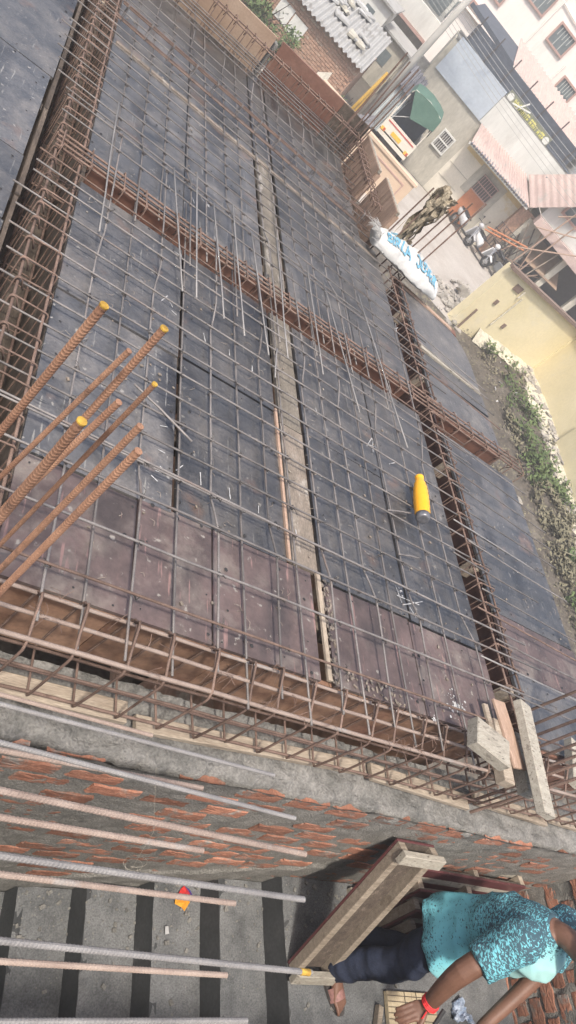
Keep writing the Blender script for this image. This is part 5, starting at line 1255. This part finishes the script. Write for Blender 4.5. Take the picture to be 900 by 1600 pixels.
# white house with balcony behind the pole
whh = thing('balcony_house', 'white house with brown edged balcony behind the utility pole', 'house', SN(-1, 44), TH)
sb(whh, 'wall', 'plaster_white', -3.2, 1.4, 44.6, 52, GZ, 4); 
bl = sb(whh, 'balcony', 'plaster_white', -3.0, 1.15, 43.6, 44.6, -1.55, -.55); sb(bl, 'edge', 'pink_trim', -3.05, 1.2, 43.5, 44.6, -1.70, -1.56)
sb(whh, 'window', 'glass', -1.9, -.5, 44.52, 44.62, -.45, .9); sb(whh, 'window', 'glass', -.3, 1.0, 44.52, 44.62, -.3, .6); sb(whh, 'door', 'plaster_grey', -2.6, .9, 44.5, 44.62, GZ, -1.8)  # wide grey 'door' panel: the shade under the balcony put into colour
sb(whh, 'beam', 'plaster_white', -3, 1.2, 43.55, 43.9, .9, 1.1)
# small meter box and white rail
sb(whh, 'meter_box', 'plaster_blue', .2, .7, 43.3, 43.5, -2.6, -2.05)
# grey lean-to with tin and tiled roof beside the truck
ln = thing('lean_to', 'lean-to of pale blue tin sheets with dark tiled roof behind the truck', 'shed', SN(.4, 30.6), TH)
corr(MB(ST), (.05, 30.62, -2.05), (.86, 30.6, -2.2), (.02, 30.4, GZ+.3), (.75, 30.4, GZ+.3), 7, .03).build('tin_wall', 'tin_blue', ln)
corr(MB(ST), (.10, 31.5, -1.30), (.95, 31.5, -1.42), (.05, 30.4, -2.02), (.9, 30.4, -2.2), 6, .04).build('tiles', 'tile_grey', ln)
sb(ln, 'wall', 'plaster_grey', .0, .5, 30.7, 31.6, GZ, -2.0)
wl_ = thing('concrete_wall', 'low mottled concrete wall joining the lean-to and the grey house', 'wall', SN(.8, 31.5), TH); sb(wl_, 'block', 'concrete', .02, .53, 31.6, 32, GZ, -1.0)
# brick shed with corrugated roof
bs = thing('brick_shed', 'low brick shed with pale corrugated roof at the top of the picture', 'shed', SN(-4, 28), TH)
mat('brick_far', (0.34, 0.20, 0.14), (0.44, 0.29, 0.21), rough=.95, scale=3, bump=.4, bscale=14, fine=.35, c3=(.46, .38, .30), s3=1.2, t3=.55)
sb(bs, 'wall', 'brick_far', -9, -1.05, 27, 31.5, GZ-.1, -2.22); 
rb2 = random.Random(3)
tb = MB(ST).box((-.11, -.02, -.035), (.11, .02, .035)).build('brick', 'brick_far'); bme = tb.data; bpy.data.objects.remove(tb)
for r_ in range(15):
    for q in range(18):
        s = -5.3 + q*.24 + (.12 if r_ % 2 else 0)
        if s > -1.2: continue
        p = ST.inverted() @ SN(s, 26.985+rb2.uniform(-.01, .01), -2.36-r_*.088); M = WM[bs].inverted() @ ST @ Matrix.Translation(p) @ ST.inverted(); place('brick', bme, bs, M)
sb(bs, 'limewash_patch', 'plaster_white', -4.25, -3.7, 26.93, 26.955, -3.1, -2.55); sb(bs, 'limewash_patch', 'plaster_white', -3.66, -3.1, 26.93, 26.955, -3.15, -2.6)
corr(MB(ST), (-9, 30.6, -1.35), (-1.0, 30.6, -1.35), (-9, 26.7, -2.2), (-.95, 26.7, -2.2), 40, .04).build('roof_sheet', 'tin', bs)
hp = thing('roof_clutter', 'old sacks and broken sheets weighing down the shed roof', 'clutter', SN(-2.5, 29, -1.7), TH)
for k in range(14):
    s, n_ = rnd(-4.5, -1.3), rnd(27.6, 30.3); z = -2.2+(n_-26.7)/3.9*.85+.08; a = rnd(0, 3)
    crumple(MB(ST).obox((s, n_, z), (.28*math.cos(a), .28*math.sin(a), .02), (-.16*math.sin(a), .16*math.cos(a), 0), (0, 0, .05), .02), .08, 5, k).build('sheet' if k % 2 else 'sack', ('tin', 'sack', 'plaster_grey')[k % 3], hp)
# small white outhouses further left
for (s0, s1, n0, n1, zt_, m_, lab) in ((-3.4, -1.9, 36, 40, -1.2, 'plaster_white', 'small white box house beyond the brick shed'), (-1.8, -.3, 38, 42, -2.0, 'plaster_grey', 'grey outhouse with a dark window left of the utility pole'), (-8.5, -3.8, 38, 43, -.3, 'plaster_white', 'whitewashed house at the top edge beyond the shed roof')):
    hh = thing('outhouse', lab, 'house', SN((s0+s1)/2, n0), TH); sb(hh, 'wall', m_, s0, s1, n0, n1, GZ, zt_); sb(hh, 'roof', 'tin', s0-.15, s1+.15, n0-.2, n1, zt_, zt_+.08); sb(hh, 'window', 'glass', (s0+s1)/2-.25, (s0+s1)/2+.2, n0-.03, n0+.02, zt_-1.1, zt_-.5)
# right hand house with porch
rh = thing('porch_house', 'white house with pink ledge over a dark open porch at the right edge', 'house', SN(9.5, 31), TH)
sb(rh, 'upper_wall', 'plaster_white', 7.55, 14, 31.1, 37, -1.25, 3.5); sb(rh, 'ledge', 'tile_pink', 7.5, 14, 30.55, 31.1, -1.62, -1.28)
sb(rh, 'window', 'glass', 6.6, 7.4, 31.3, 31.4, -1.0, -.3); sb(rh, 'side_wall', 'plaster_grey', 7.4, 8.45, 31.2, 37, GZ, -1.65); sb(rh, 'back_wall', 'iron', 8.45, 14, 33.5, 33.7, GZ, -1.65)
sb(rh, 'porch_floor', 'concrete', 8.45, 14, 31, 33.5, GZ, GZ+.12)
for s in (9.6, 11.2): sb(rh, 'pillar', 'plaster_grey', s, s+.25, 31.0, 31.25, GZ, -1.63)
MB(ST).poly([(8.5, 30.9, -2.75), (10.4, 30.9, -2.6), (10.0, 32.6, -1.95), (8.6, 32.6, -2.0)], .03).build('porch_canopy', 'tan_ply', rh)
win(rh, 8.1, 8.9, -.6, .3, 31.1, False)
# peach compound wall with a recessed panel
mat('peach', (0.56, 0.42, 0.30), (0.62, 0.48, 0.36), rough=.9, scale=1, bump=.08, fine=.06, c3=(.52, .40, .31), s3=1.2, t3=.57)
cwall = thing('compound_wall', 'peach painted compound wall with a recessed panel beside the road', 'wall', SN(1.3, 24), TH)
sb(cwall, 'wall', 'peach', -1.5, 2.52, 23.98, 24.2, GZ-.05, -2.78)
for (a, b, c, d) in ((-1.2, 2.25, -3.02, -2.98), (2.21, 2.25, GZ, -3.02)): sb(cwall, 'groove_edge', 'pink_trim', a, b, 23.965, 23.99, c, d)
sb(cwall, 'coping', 'peach', -1.55, 2.57, 23.94, 24.24, -2.78, -2.70)
kb = thing('kerb', 'weathered kerb of peach stones along the far side of the compound wall', 'kerb', SN(1.5, 25), TH)
for k in range(9): sb(kb, 'kerb_stone', 'brick_far' if k % 3 == 0 else 'peach', -1+.42*k, -.62+.42*k, 24.7+rnd(-.03, .03), 24.95, GZ, GZ+.18)
# utility pole, yellow prop, wires
mat('pole', (0.40, 0.39, 0.36), (0.47, 0.46, 0.43), rough=.9, scale=2, bump=.1, fine=.08)
up_ = thing('utility_pole', 'pale concrete utility pole standing by the truck', 'pole', SN(-.02, 29), TH)
MB(ST).tube([(-.02, 29, GZ), (-.0, 29, 0), (.05, 29, 4.5)], [.15, .125, .09], 12).build('shaft', 'pole', up_, smooth=True)
MB(ST).beam((-.7, 29, 4.1), (.8, 29, 4.1), .08, .1).build('crossarm', 'iron', up_)
yp = thing('yellow_pipe', 'yellow painted pipe standing behind the far corner of the slab', 'pipe', SN(-.45, 26)); a = at_n(540, 180, 26); b = at_n(606, 114, 26)
MB().tube([a-(b-a)*.6, b], .055, 10).build('tube', 'yellow_paint', yp, smooth=True); MB().tube([a-(b-a)*.6+Vector((.12, 0, 0)), b-(b-a)*.1+Vector((.1, 0, 0))], .035, 8).build('tube', 'yellow_paint', yp, smooth=True)
for k in range(7):
    wi = thing('power_wire', 'thin overhead power wire, %s of the seven sagging across the terrace' % ('first', 'second', 'third', 'fourth', 'fifth', 'sixth', 'seventh')[k], 'wire', SN(3, 30, .5)); wi['group'] = 'overhead wires'
    a = Vector((-3, 31.2, 1.2-.12*k)); b = Vector((14, 29.6, 1.3-.22*k)); pts = [a.lerp(b, i/24) - Vector((0, 0, .9*4*(i/24)*(1-i/24)*.5)) for i in range(25)]
    MB(ST).tube(pts, .011, 4).build('cable', 'tin', wi)
ins = thing('wire_bracket', 'white bracket with insulators fixed above the signboard', 'bracket', SN(4.0, 31.7, .3), TH); MB(ST).beam((3.85, 31.75, .12), (4.2, 31.75, .72), .05, .05, up=(0, 1, 0)).build('arm', 'sign_white', ins); MB(ST).beam((3.7, 31.72, .3), (4.45, 31.72, .55), .06, .05).build('arm', 'sign_white', ins)

# ------------------------------------------------------------------ truck
mat('truck_white', (0.62, 0.58, 0.50), (0.68, 0.64, 0.56), rough=.5, scale=3, bump=.05, fine=.06, c3=(.45, .38, .30), s3=2, t3=.6); mat('truck_red', (.45, .06, .05), (.5, .1, .08), rough=.5, bump=0)
mat('truck_yellow', (0.70, 0.40, 0.04), (0.75, 0.46, 0.08), rough=.5, bump=0); mat('tarp', (0.055, 0.125, 0.095), (0.09, 0.17, 0.13), rough=.75, scale=3, bump=.2, bscale=20, fine=.12); mat('tyre', (.02, .02, .02), (.035, .034, .033), rough=.85, bump=.1)
tk = thing('small_truck', 'small white goods truck seen from behind with a green tarpaulin roof', 'truck', SN(1.3, 29.6), TH)
t0, t1, tn = .62, 2.06, 28.6
tg = sb(tk, 'tailgate', 'truck_white', t0, t1, tn, tn+.07, -3.16, -2.72)
sb(tg, 'stripe', 'truck_red', t0+.08, t1-.08, tn-.012, tn, -2.83, -2.79); sb(tg, 'number_plate', 'truck_yellow', 1.08, 1.52, tn-.02, tn, -3.10, -2.96)
for s in (t0+.04, t1-.22): lt = sb(tk, 'tail_lamp', 'truck_yellow', s, s+.18, tn-.02, tn+.02, -3.2, -3.08); sb(lt, 'lens', 'truck_red', s+.10, s+.17, tn-.03, tn-.02, -3.19, -3.09)
sb(tk, 'bumper', 'truck_white', t0+.02, t1-.02, tn-.06, tn+.06, -3.34, -3.22); sb(tk, 'bed', 'iron', t0+.02, t1-.02, tn+.07, 31.1, -3.30, -3.1)
for s in (t0, t1-.05): sb(tk, 'side_panel', 'truck_white', s, s+.05, tn+.07, 31.0, -3.16, -2.62)
sb(tk, 'back_panel', 'navy', t0+.05, t1-.05, 30.6, 30.66, -3.1, -1.7)
for s in (t0+.02, t1-.05): sb(tk, 'frame_post', 'truck_white', s, s+.035, tn+.02, tn+.06, -2.7, -1.75)
MB(ST).tube([(t0+.03, tn+.04, -1.70), (t0+.1, tn+.04, -1.56), (1.35, tn+.04, -1.47), (t1-.1, tn+.04, -1.56), (t1-.03, tn+.04, -1.70)], .025, 6).build('roof_hoop', 'truck_white', tk)
tp_ = MB(ST); prof_ = [(t0+.0, -1.75), (t0+.08, -1.55), (.95, -1.48), (1.35, -1.44), (1.75, -1.48), (t1-.02, -1.56), (t1+.03, -2.3)]
vs = [(s, n_, z + (.02*math.sin(n_*7) if 0 < i < 6 else 0)) for n_ in (tn-.02, tn+.5, tn+1.2, tn+2.0) for i, (s, z) in enumerate(prof_)]; tp_.add(vs, [(j*7+i, j*7+i+1, (j+1)*7+i+1, (j+1)*7+i) for j in range(3) for i in range(6)])
tp_.add([(t0+.06, tn-.03, -1.55), (1.35, tn-.03, -1.45), (1.75, tn-.03, -1.49), (t1+.0, tn-.03, -1.58), (t1+.03, tn-.03, -2.0), (1.20, tn-.06, -2.28)], [(0, 5, 1), (1, 5, 2), (2, 5, 3), (3, 5, 4)])
tp_.build('tarpaulin', 'tarp', tk)
MB(ST).beam((t0+.05, tn+.1, -2.7), (1.3, tn+.1, -2.15), .05, .02).build('rope', 'sack', tk)
sb(tk, 'cab', 'truck_white', t0+.05, t1-.05, 31.12, 31.5, -3.3, -2.0)
for s in (t0+.05, t1-.27):
    wv = MB(ST)
    for (n_,) in ((tn+.45,), (tn+2.3,)):
        w_ = MB(ST); prof2 = [(.0, .14), (.0, .30), (.04, .335), (.18, .335), (.22, .30), (.22, .14)]; vs = [(s+a, n_+r*math.cos(.3927*k), GZ+.335+r*math.sin(.3927*k)) for (a, r) in prof2 for k in range(16)]
        w_.add(vs, [(i*16+k, i*16+(k+1) % 16, (i+1)*16+(k+1) % 16, (i+1)*16+k) for i in range(5) for k in range(16)] + [tuple(range(16)), tuple(80+k for k in range(15, -1, -1))]); w_.build('wheel', 'tyre', tk)
sb(tk, 'chassis', 'iron', .9, 1.75, tn+.1, 31.3, -3.55, -3.3)
bgx = thing('tarp_bundle', 'dark grey bundle of sheeting on the ground beside the truck', 'bundle', SN(.2, 28.4)); crumple(MB(ST).ell((.15, 28.5, GZ+.45), (.32, 0, 0), (0, .4, 0), (0, 0, .5), 22, 16), .25, 3).build('cloth', 'tile_grey', bgx)

# ------------------------------------------------------------------ scooters and motorcycle
mat('sc_white', (.62, .62, .62), (.7, .7, .7), rough=.3, bump=0, fine=.03); mat('sc_silver', (.4, .4, .41), (.5, .5, .51), rough=.3, bump=0); mat('sc_black', (.02, .02, .022), (.04, .04, .044), rough=.35, bump=0); mat('sc_grey', (.12, .125, .13), (.18, .185, .19), rough=.35, bump=0); mat('chrome', (.5, .5, .5), (.6, .6, .6), rough=.25, metal=.8, bump=0)
def two_wheeler(lab, s, n_, head, body_m, moto=False):
    M = ST @ Matrix.Translation((s, n_, GZ+.012)) @ Matrix.Rotation(head, 4, 'Z') @ Matrix.Rotation(-.1, 4, 'X')
    o = thing('motorcycle' if moto else 'scooter', lab, 'motorcycle' if moto else 'scooter', SN(s, n_)); r = .30 if moto else .24; wb_ = .64
    for x in (-wb_, wb_):
        pts = [(x + (r-.05)*math.cos(.3142*k), 0, r + (r-.05)*math.sin(.3142*k)) for k in range(20)]; w_ = MB(M).tube(pts, .05, 7, closed=True).build('wheel', 'tyre', o, smooth=True)
        MB(M).tube([(x, -.04, r), (x, .04, r)], r*.42, 10).build('hub', 'chrome', w_)
        for k in range(5): MB(M).beam((x, 0, r), (x+(r-.06)*math.cos(1.2566*k), 0, r+(r-.06)*math.sin(1.2566*k)), .03, .02, up=(0, 1, 0)).build('spoke', 'chrome', w_)
    if not moto:
        MB(M).loft([((-.86, 0, .62), (0, .06, 0), (0, 0, .05)), ((-.75, 0, .56), (0, .15, 0), (0, 0, .13)), ((-.45, 0, .52), (0, .18, 0), (0, 0, .17)), ((-.18, 0, .46), (0, .15, 0), (0, 0, .20)), ((-.08, 0, .40), (0, .10, 0), (0, 0, .16))], 16).build('rear_body', body_m, o, smooth=True)
        MB(M).obox((.12, 0, .24), (.30, 0, 0), (0, .15, 0), (0, 0, .03), .01).build('footboard', 'sc_black', o)
        MB(M).poly([(.36, -.19, .30), (.36, .19, .30), (.50, .20, .78), (.50, -.20, .78)], .05).build('front_shield', body_m, o)
        MB(M).loft([((.50, 0, .42), (0, .07, 0), (0, 0, .03)), ((.64, 0, .50), (0, .08, 0), (0, 0, .05)), ((.84, 0, .40), (0, .06, 0), (0, 0, .04))], 12).build('mudguard', body_m, o, smooth=True)
        MB(M).loft([((-.80, 0, .72), (0, .10, 0), (0, 0, .03)), ((-.55, 0, .74), (0, .15, 0), (0, 0, .06)), ((-.25, 0, .70), (0, .14, 0), (0, 0, .06)), ((-.08, 0, .68), (0, .08, 0), (0, 0, .03))], 14).build('seat', 'sc_black', o, smooth=True)
        MB(M).ell((.47, 0, .92), (.12, 0, 0), (0, .15, 0), (0, 0, .10), 12, 8).build('head_cowl', body_m, o, smooth=True)
    else:
        MB(M).loft([((-.10, 0, .74), (0, .10, 0), (0, 0, .06)), ((.08, 0, .80), (0, .15, 0), (0, 0, .12)), ((.28, 0, .80), (0, .14, 0), (0, 0, .12)), ((.40, 0, .76), (0, .07, 0), (0, 0, .06))], 14).build('fuel_tank', body_m, o, smooth=True)
        MB(M).loft([((-.80, 0, .82), (0, .08, 0), (0, 0, .03)), ((-.5, 0, .80), (0, .13, 0), (0, 0, .06)), ((-.12, 0, .76), (0, .12, 0), (0, 0, .05))], 14).build('seat', 'sc_black', o, smooth=True)
        MB(M).obox((.05, 0, .42), (.24, 0, 0), (0, .12, 0), (0, 0, .18), .04).build('engine', 'sc_grey', o); MB(M).tube([(.1, .14, .3), (-.3, .16, .28), (-.8, .17, .42)], .045, 8).build('exhaust', 'chrome', o, smooth=True)
        MB(M).tube([(-.64, .0, .3), (-.2, 0, .55), (.42, 0, .86)], .03, 6).build('frame', 'sc_black', o); MB(M).ell((.55, 0, .86), (.09, 0, 0), (0, .09, 0), (0, 0, .10), 12, 8).build('headlamp', 'chrome', o, smooth=True)
        MB(M).loft([((-.95, 0, .60), (0, .06, 0), (0, 0, .02)), ((-.64, 0, .68), (0, .08, 0), (0, 0, .03)), ((-.4, 0, .68), (0, .08, 0), (0, 0, .05))], 10).build('mudguard', body_m, o, smooth=True)
    hy = .98
    for sy in (-.05, .05): MB(M).tube([(.64, sy, r), (.46, sy, hy-.08)], .022, 6).build('fork', 'chrome', o)
    hb = MB(M).tube([(.34, -.34, hy+.04), (.42, -.2, hy+.05), (.45, 0, hy), (.42, .2, hy+.05), (.34, .34, hy+.04)], .016, 6).build('handlebar', 'sc_black', o)
    for sy in (-1, 1): MB(M).tube([(.42, sy*.2, hy+.04), (.42, sy*.26, hy+.2)], .008, 5).build('mirror_stem', 'sc_black', hb); MB(M).ell((.42, sy*.27, hy+.23), (.012, 0, 0), (0, .06, 0), (0, 0, .04), 8, 6).build('mirror', 'sc_black', hb)
    MB(M).beam((-.05, .1, .25), (-.1, .28, .0), .02, .02).build('side_stand', 'iron', o)
    return o
two_wheeler('white scooter parked between the silver scooter and the black motorcycle', 6.75, 30.35, -.75, 'sc_white')
two_wheeler('silver scooter parked nearest the orange door', 5.75, 30.7, -.8, 'sc_silver')
two_wheeler('black motorcycle parked at the right end of the row', 7.85, 30.1, -.8, 'sc_black', True)
# clutter: sticks, ladder, lattice, orange pipes
cl = thing('stick_heap', 'heap of poles, laths and branches leaning beside the parked motorcycle', 'clutter', SN(8, 31))
for k in range(22):
    s = rnd(7.4, 9.2); a = Vector((s, rnd(30.6, 31.2), GZ+rnd(0, .8))); b = Vector((s+rnd(-1.5, 1.5), rnd(30.7, 31.2), GZ+rnd(.7, 2.4))); MB(ST).tube([a, a.lerp(b, .5)+Vector((0, 0, rnd(-.06, .06))), b], rnd(.018, .038), 5).build('pole', random.choice(('wood', 'wood_dark', 'wood_pink')), cl)
for k in range(2):
    pp_ = thing('orange_pipe', ('upper', 'lower')[k] + ' orange pipe propped across the heap of poles', 'pipe', SN(7, 30.5)); MB(ST).tube([(6.35, 30.5, -2.95-.13*k), (8.1, 30.6, -2.35-.17*k)], .035, 8).build('tube', 'orange_door', pp_)
gt = thing('iron_grille', 'old rusty window grille leaning among the poles', 'grille', SN(7.3, 31.2))
for k in range(9): MB(ST).beam((6.75+.14*k, 31.0, -3.4), (6.75+.14*k, 31.15, -2.5), .03, .03, up=(0, 1, 0)).build('bar', 'iron', gt)
for z in (-3.4, -3.1, -2.8, -2.5): MB(ST).beam((6.7, 30.98+(z+3.4)*.16, z), (7.95, 30.98+(z+3.4)*.16, z), .03, .03, up=(0, 1, 0)).build('bar', 'iron', gt)
bb = thing('brick_wall', 'unplastered brick wall stub behind the heap of poles', 'wall', SN(7.2, 31.5), TH); sb(bb, 'block', 'brick_far', 6.9, 8.0, 31.35, 31.75, GZ, -1.55)
sh_ = thing('scaffold_poles', 'thin scaffold poles standing in front of the porch house', 'scaffold', SN(8.4, 30.4))
for (a, b) in (((8.0, 30.3, GZ), (8.3, 30.3, .3)), ((8.5, 30.3, GZ), (8.7, 30.4, .2)), ((7.6, 30.3, -1.6), (9.6, 30.2, -.4)), ((7.7, 30.3, -2.6), (9.9, 30.2, -.9)), ((7.9, 30.4, -.8), (8.9, 30.2, .3))): MB(ST).tube([a, b], .03, 6).build('pole', 'wood_pink', sh_)

# ------------------------------------------------------------------ shrub behind the far boards, small shrub by the road
def shrub(lab, base, R_, H_, n, L):
    o = thing('shrub', lab, 'shrub', base); st_ = MB()
    for k in range(9): a = rnd(0, 6.28); r = rnd(.2, .8)*R_; st_.tube([base, Vector(base)+Vector((r*.4*math.cos(a), r*.4*math.sin(a), H_*.5)), Vector(base)+Vector((r*math.cos(a), r*math.sin(a), H_*rnd(.7, 1)))], [.03, .02, .008], 5)
    st_.build('stems', 'wood_dark', o); lf = MB()
    for k in range(n):
        a = rnd(0, 6.28); q = rnd(0, 1)**.5*R_; z = H_*(.15+.85*rnd(0, 1)**.8)*(1-.35*q/R_); p = Vector(base)+Vector((q*math.cos(a), q*math.sin(a), z))
        if fbm(p, .9, 2) < -.12: continue
        leaves(lf, p, 5, (.10, .10, .10), L, .8)
    lf.build('foliage', 'leaf', o)
shrub('bushy green shrub growing beyond the far tan board', SN(-4.3, 25.6), 1.5, 1.7, 900, .16)
shrub('small green shrub at the corner of the brick shed', SN(-.75, 26.3), .35, 1.2, 130, .12)
shrub('low yellowing shrub in front of the brick shed wall', SN(-2.9, 26.0), .8, .7, 160, .14)
sp_ = thing('stone_slab', 'pale stone slab leaning upright before the brick shed', 'slab', SN(-1.9, 25.5)); MB(ST).poly([(-1.95, 25.4, GZ), (-1.45, 25.4, GZ), (-1.6, 25.7, GZ+1.3), (-1.95, 25.7, GZ+1.0)], .12).build('slab', 'plaster_grey', sp_)

# ------------------------------------------------------------------ our building below the slab
ub = thing('ground_floor', 'brick and concrete ground floor under the shuttered slab', 'building', (1.5, 4, GZ))
MB().box((3.06, 1.3, GZ-.1), (3.28, 7.0, -.40)).build('wall', 'brick_far', ub); MB().box((-1.5, 6.9, GZ-.1), (3.2, 7.12, -.36)).build('wall', 'brick_far', ub)
MB().box((.25, .98, GZ-.1), (3.0, 1.16, -2.9)).build('wall', 'brick_far', ub)
for (x, y) in ((1.2, 2.2), (2.3, 2.2), (1.2, 4.6), (2.3, 4.6), (1.2, 6.2), (2.3, 6.2), (-.6, 3), (-.6, 5), (3.9, 2), (3.9, 3.4), (3.9, 4.8)): MB().tube([(x, y, GZ-.1), (x, y, -.06 if x < 3.5 else -.12)], .05, 8).build('prop', 'wood_dark', ub)
for y in (1.45, 2.1, 2.56, 3.0, 3.9, 4.55, 5.0, 5.45, 6.2, 6.8):
    for (x0, x1) in ((A1+.03, C0-.03), (-1.5, A0-.03)): MB().beam((x0, y, -.062), (x1, y, -.062), .07, .08).build('joist', 'wood_dark', ub)

# unseen wall behind the photographer, added to shade the stairs
sw = thing('shading_wall', 'unseen wall added behind the photographer to shade the stairwell', 'wall', (2, -.7, GZ))
MB().box((-1.6, -.95, GZ), (5.1, -.72, .45)).build('shade_block', 'concrete', sw)
# ------------------------------------------------------------------ haze volume, added to wash out the distance
hz = MB().box((-125, -125, GZ-1), (175, 175, 16)).build('haze', 'black'); tag(hz, kind='stuff'); hz['label'] = 'thin pale haze added to wash out the distance'; hz['category'] = 'haze'
hm = bpy.data.materials.new('haze_air'); hm.use_nodes = True; hn = hm.node_tree.nodes; hn.clear()
pv = hn.new('ShaderNodeVolumePrincipled'); pv.inputs['Color'].default_value = (.95, .935, .91, 1); pv.inputs['Density'].default_value = .0075; pv.inputs['Anisotropy'].default_value = .2
ho = hn.new('ShaderNodeOutputMaterial'); hm.node_tree.links.new(pv.outputs[0], ho.inputs['Volume']); hz.data.materials[0] = hm
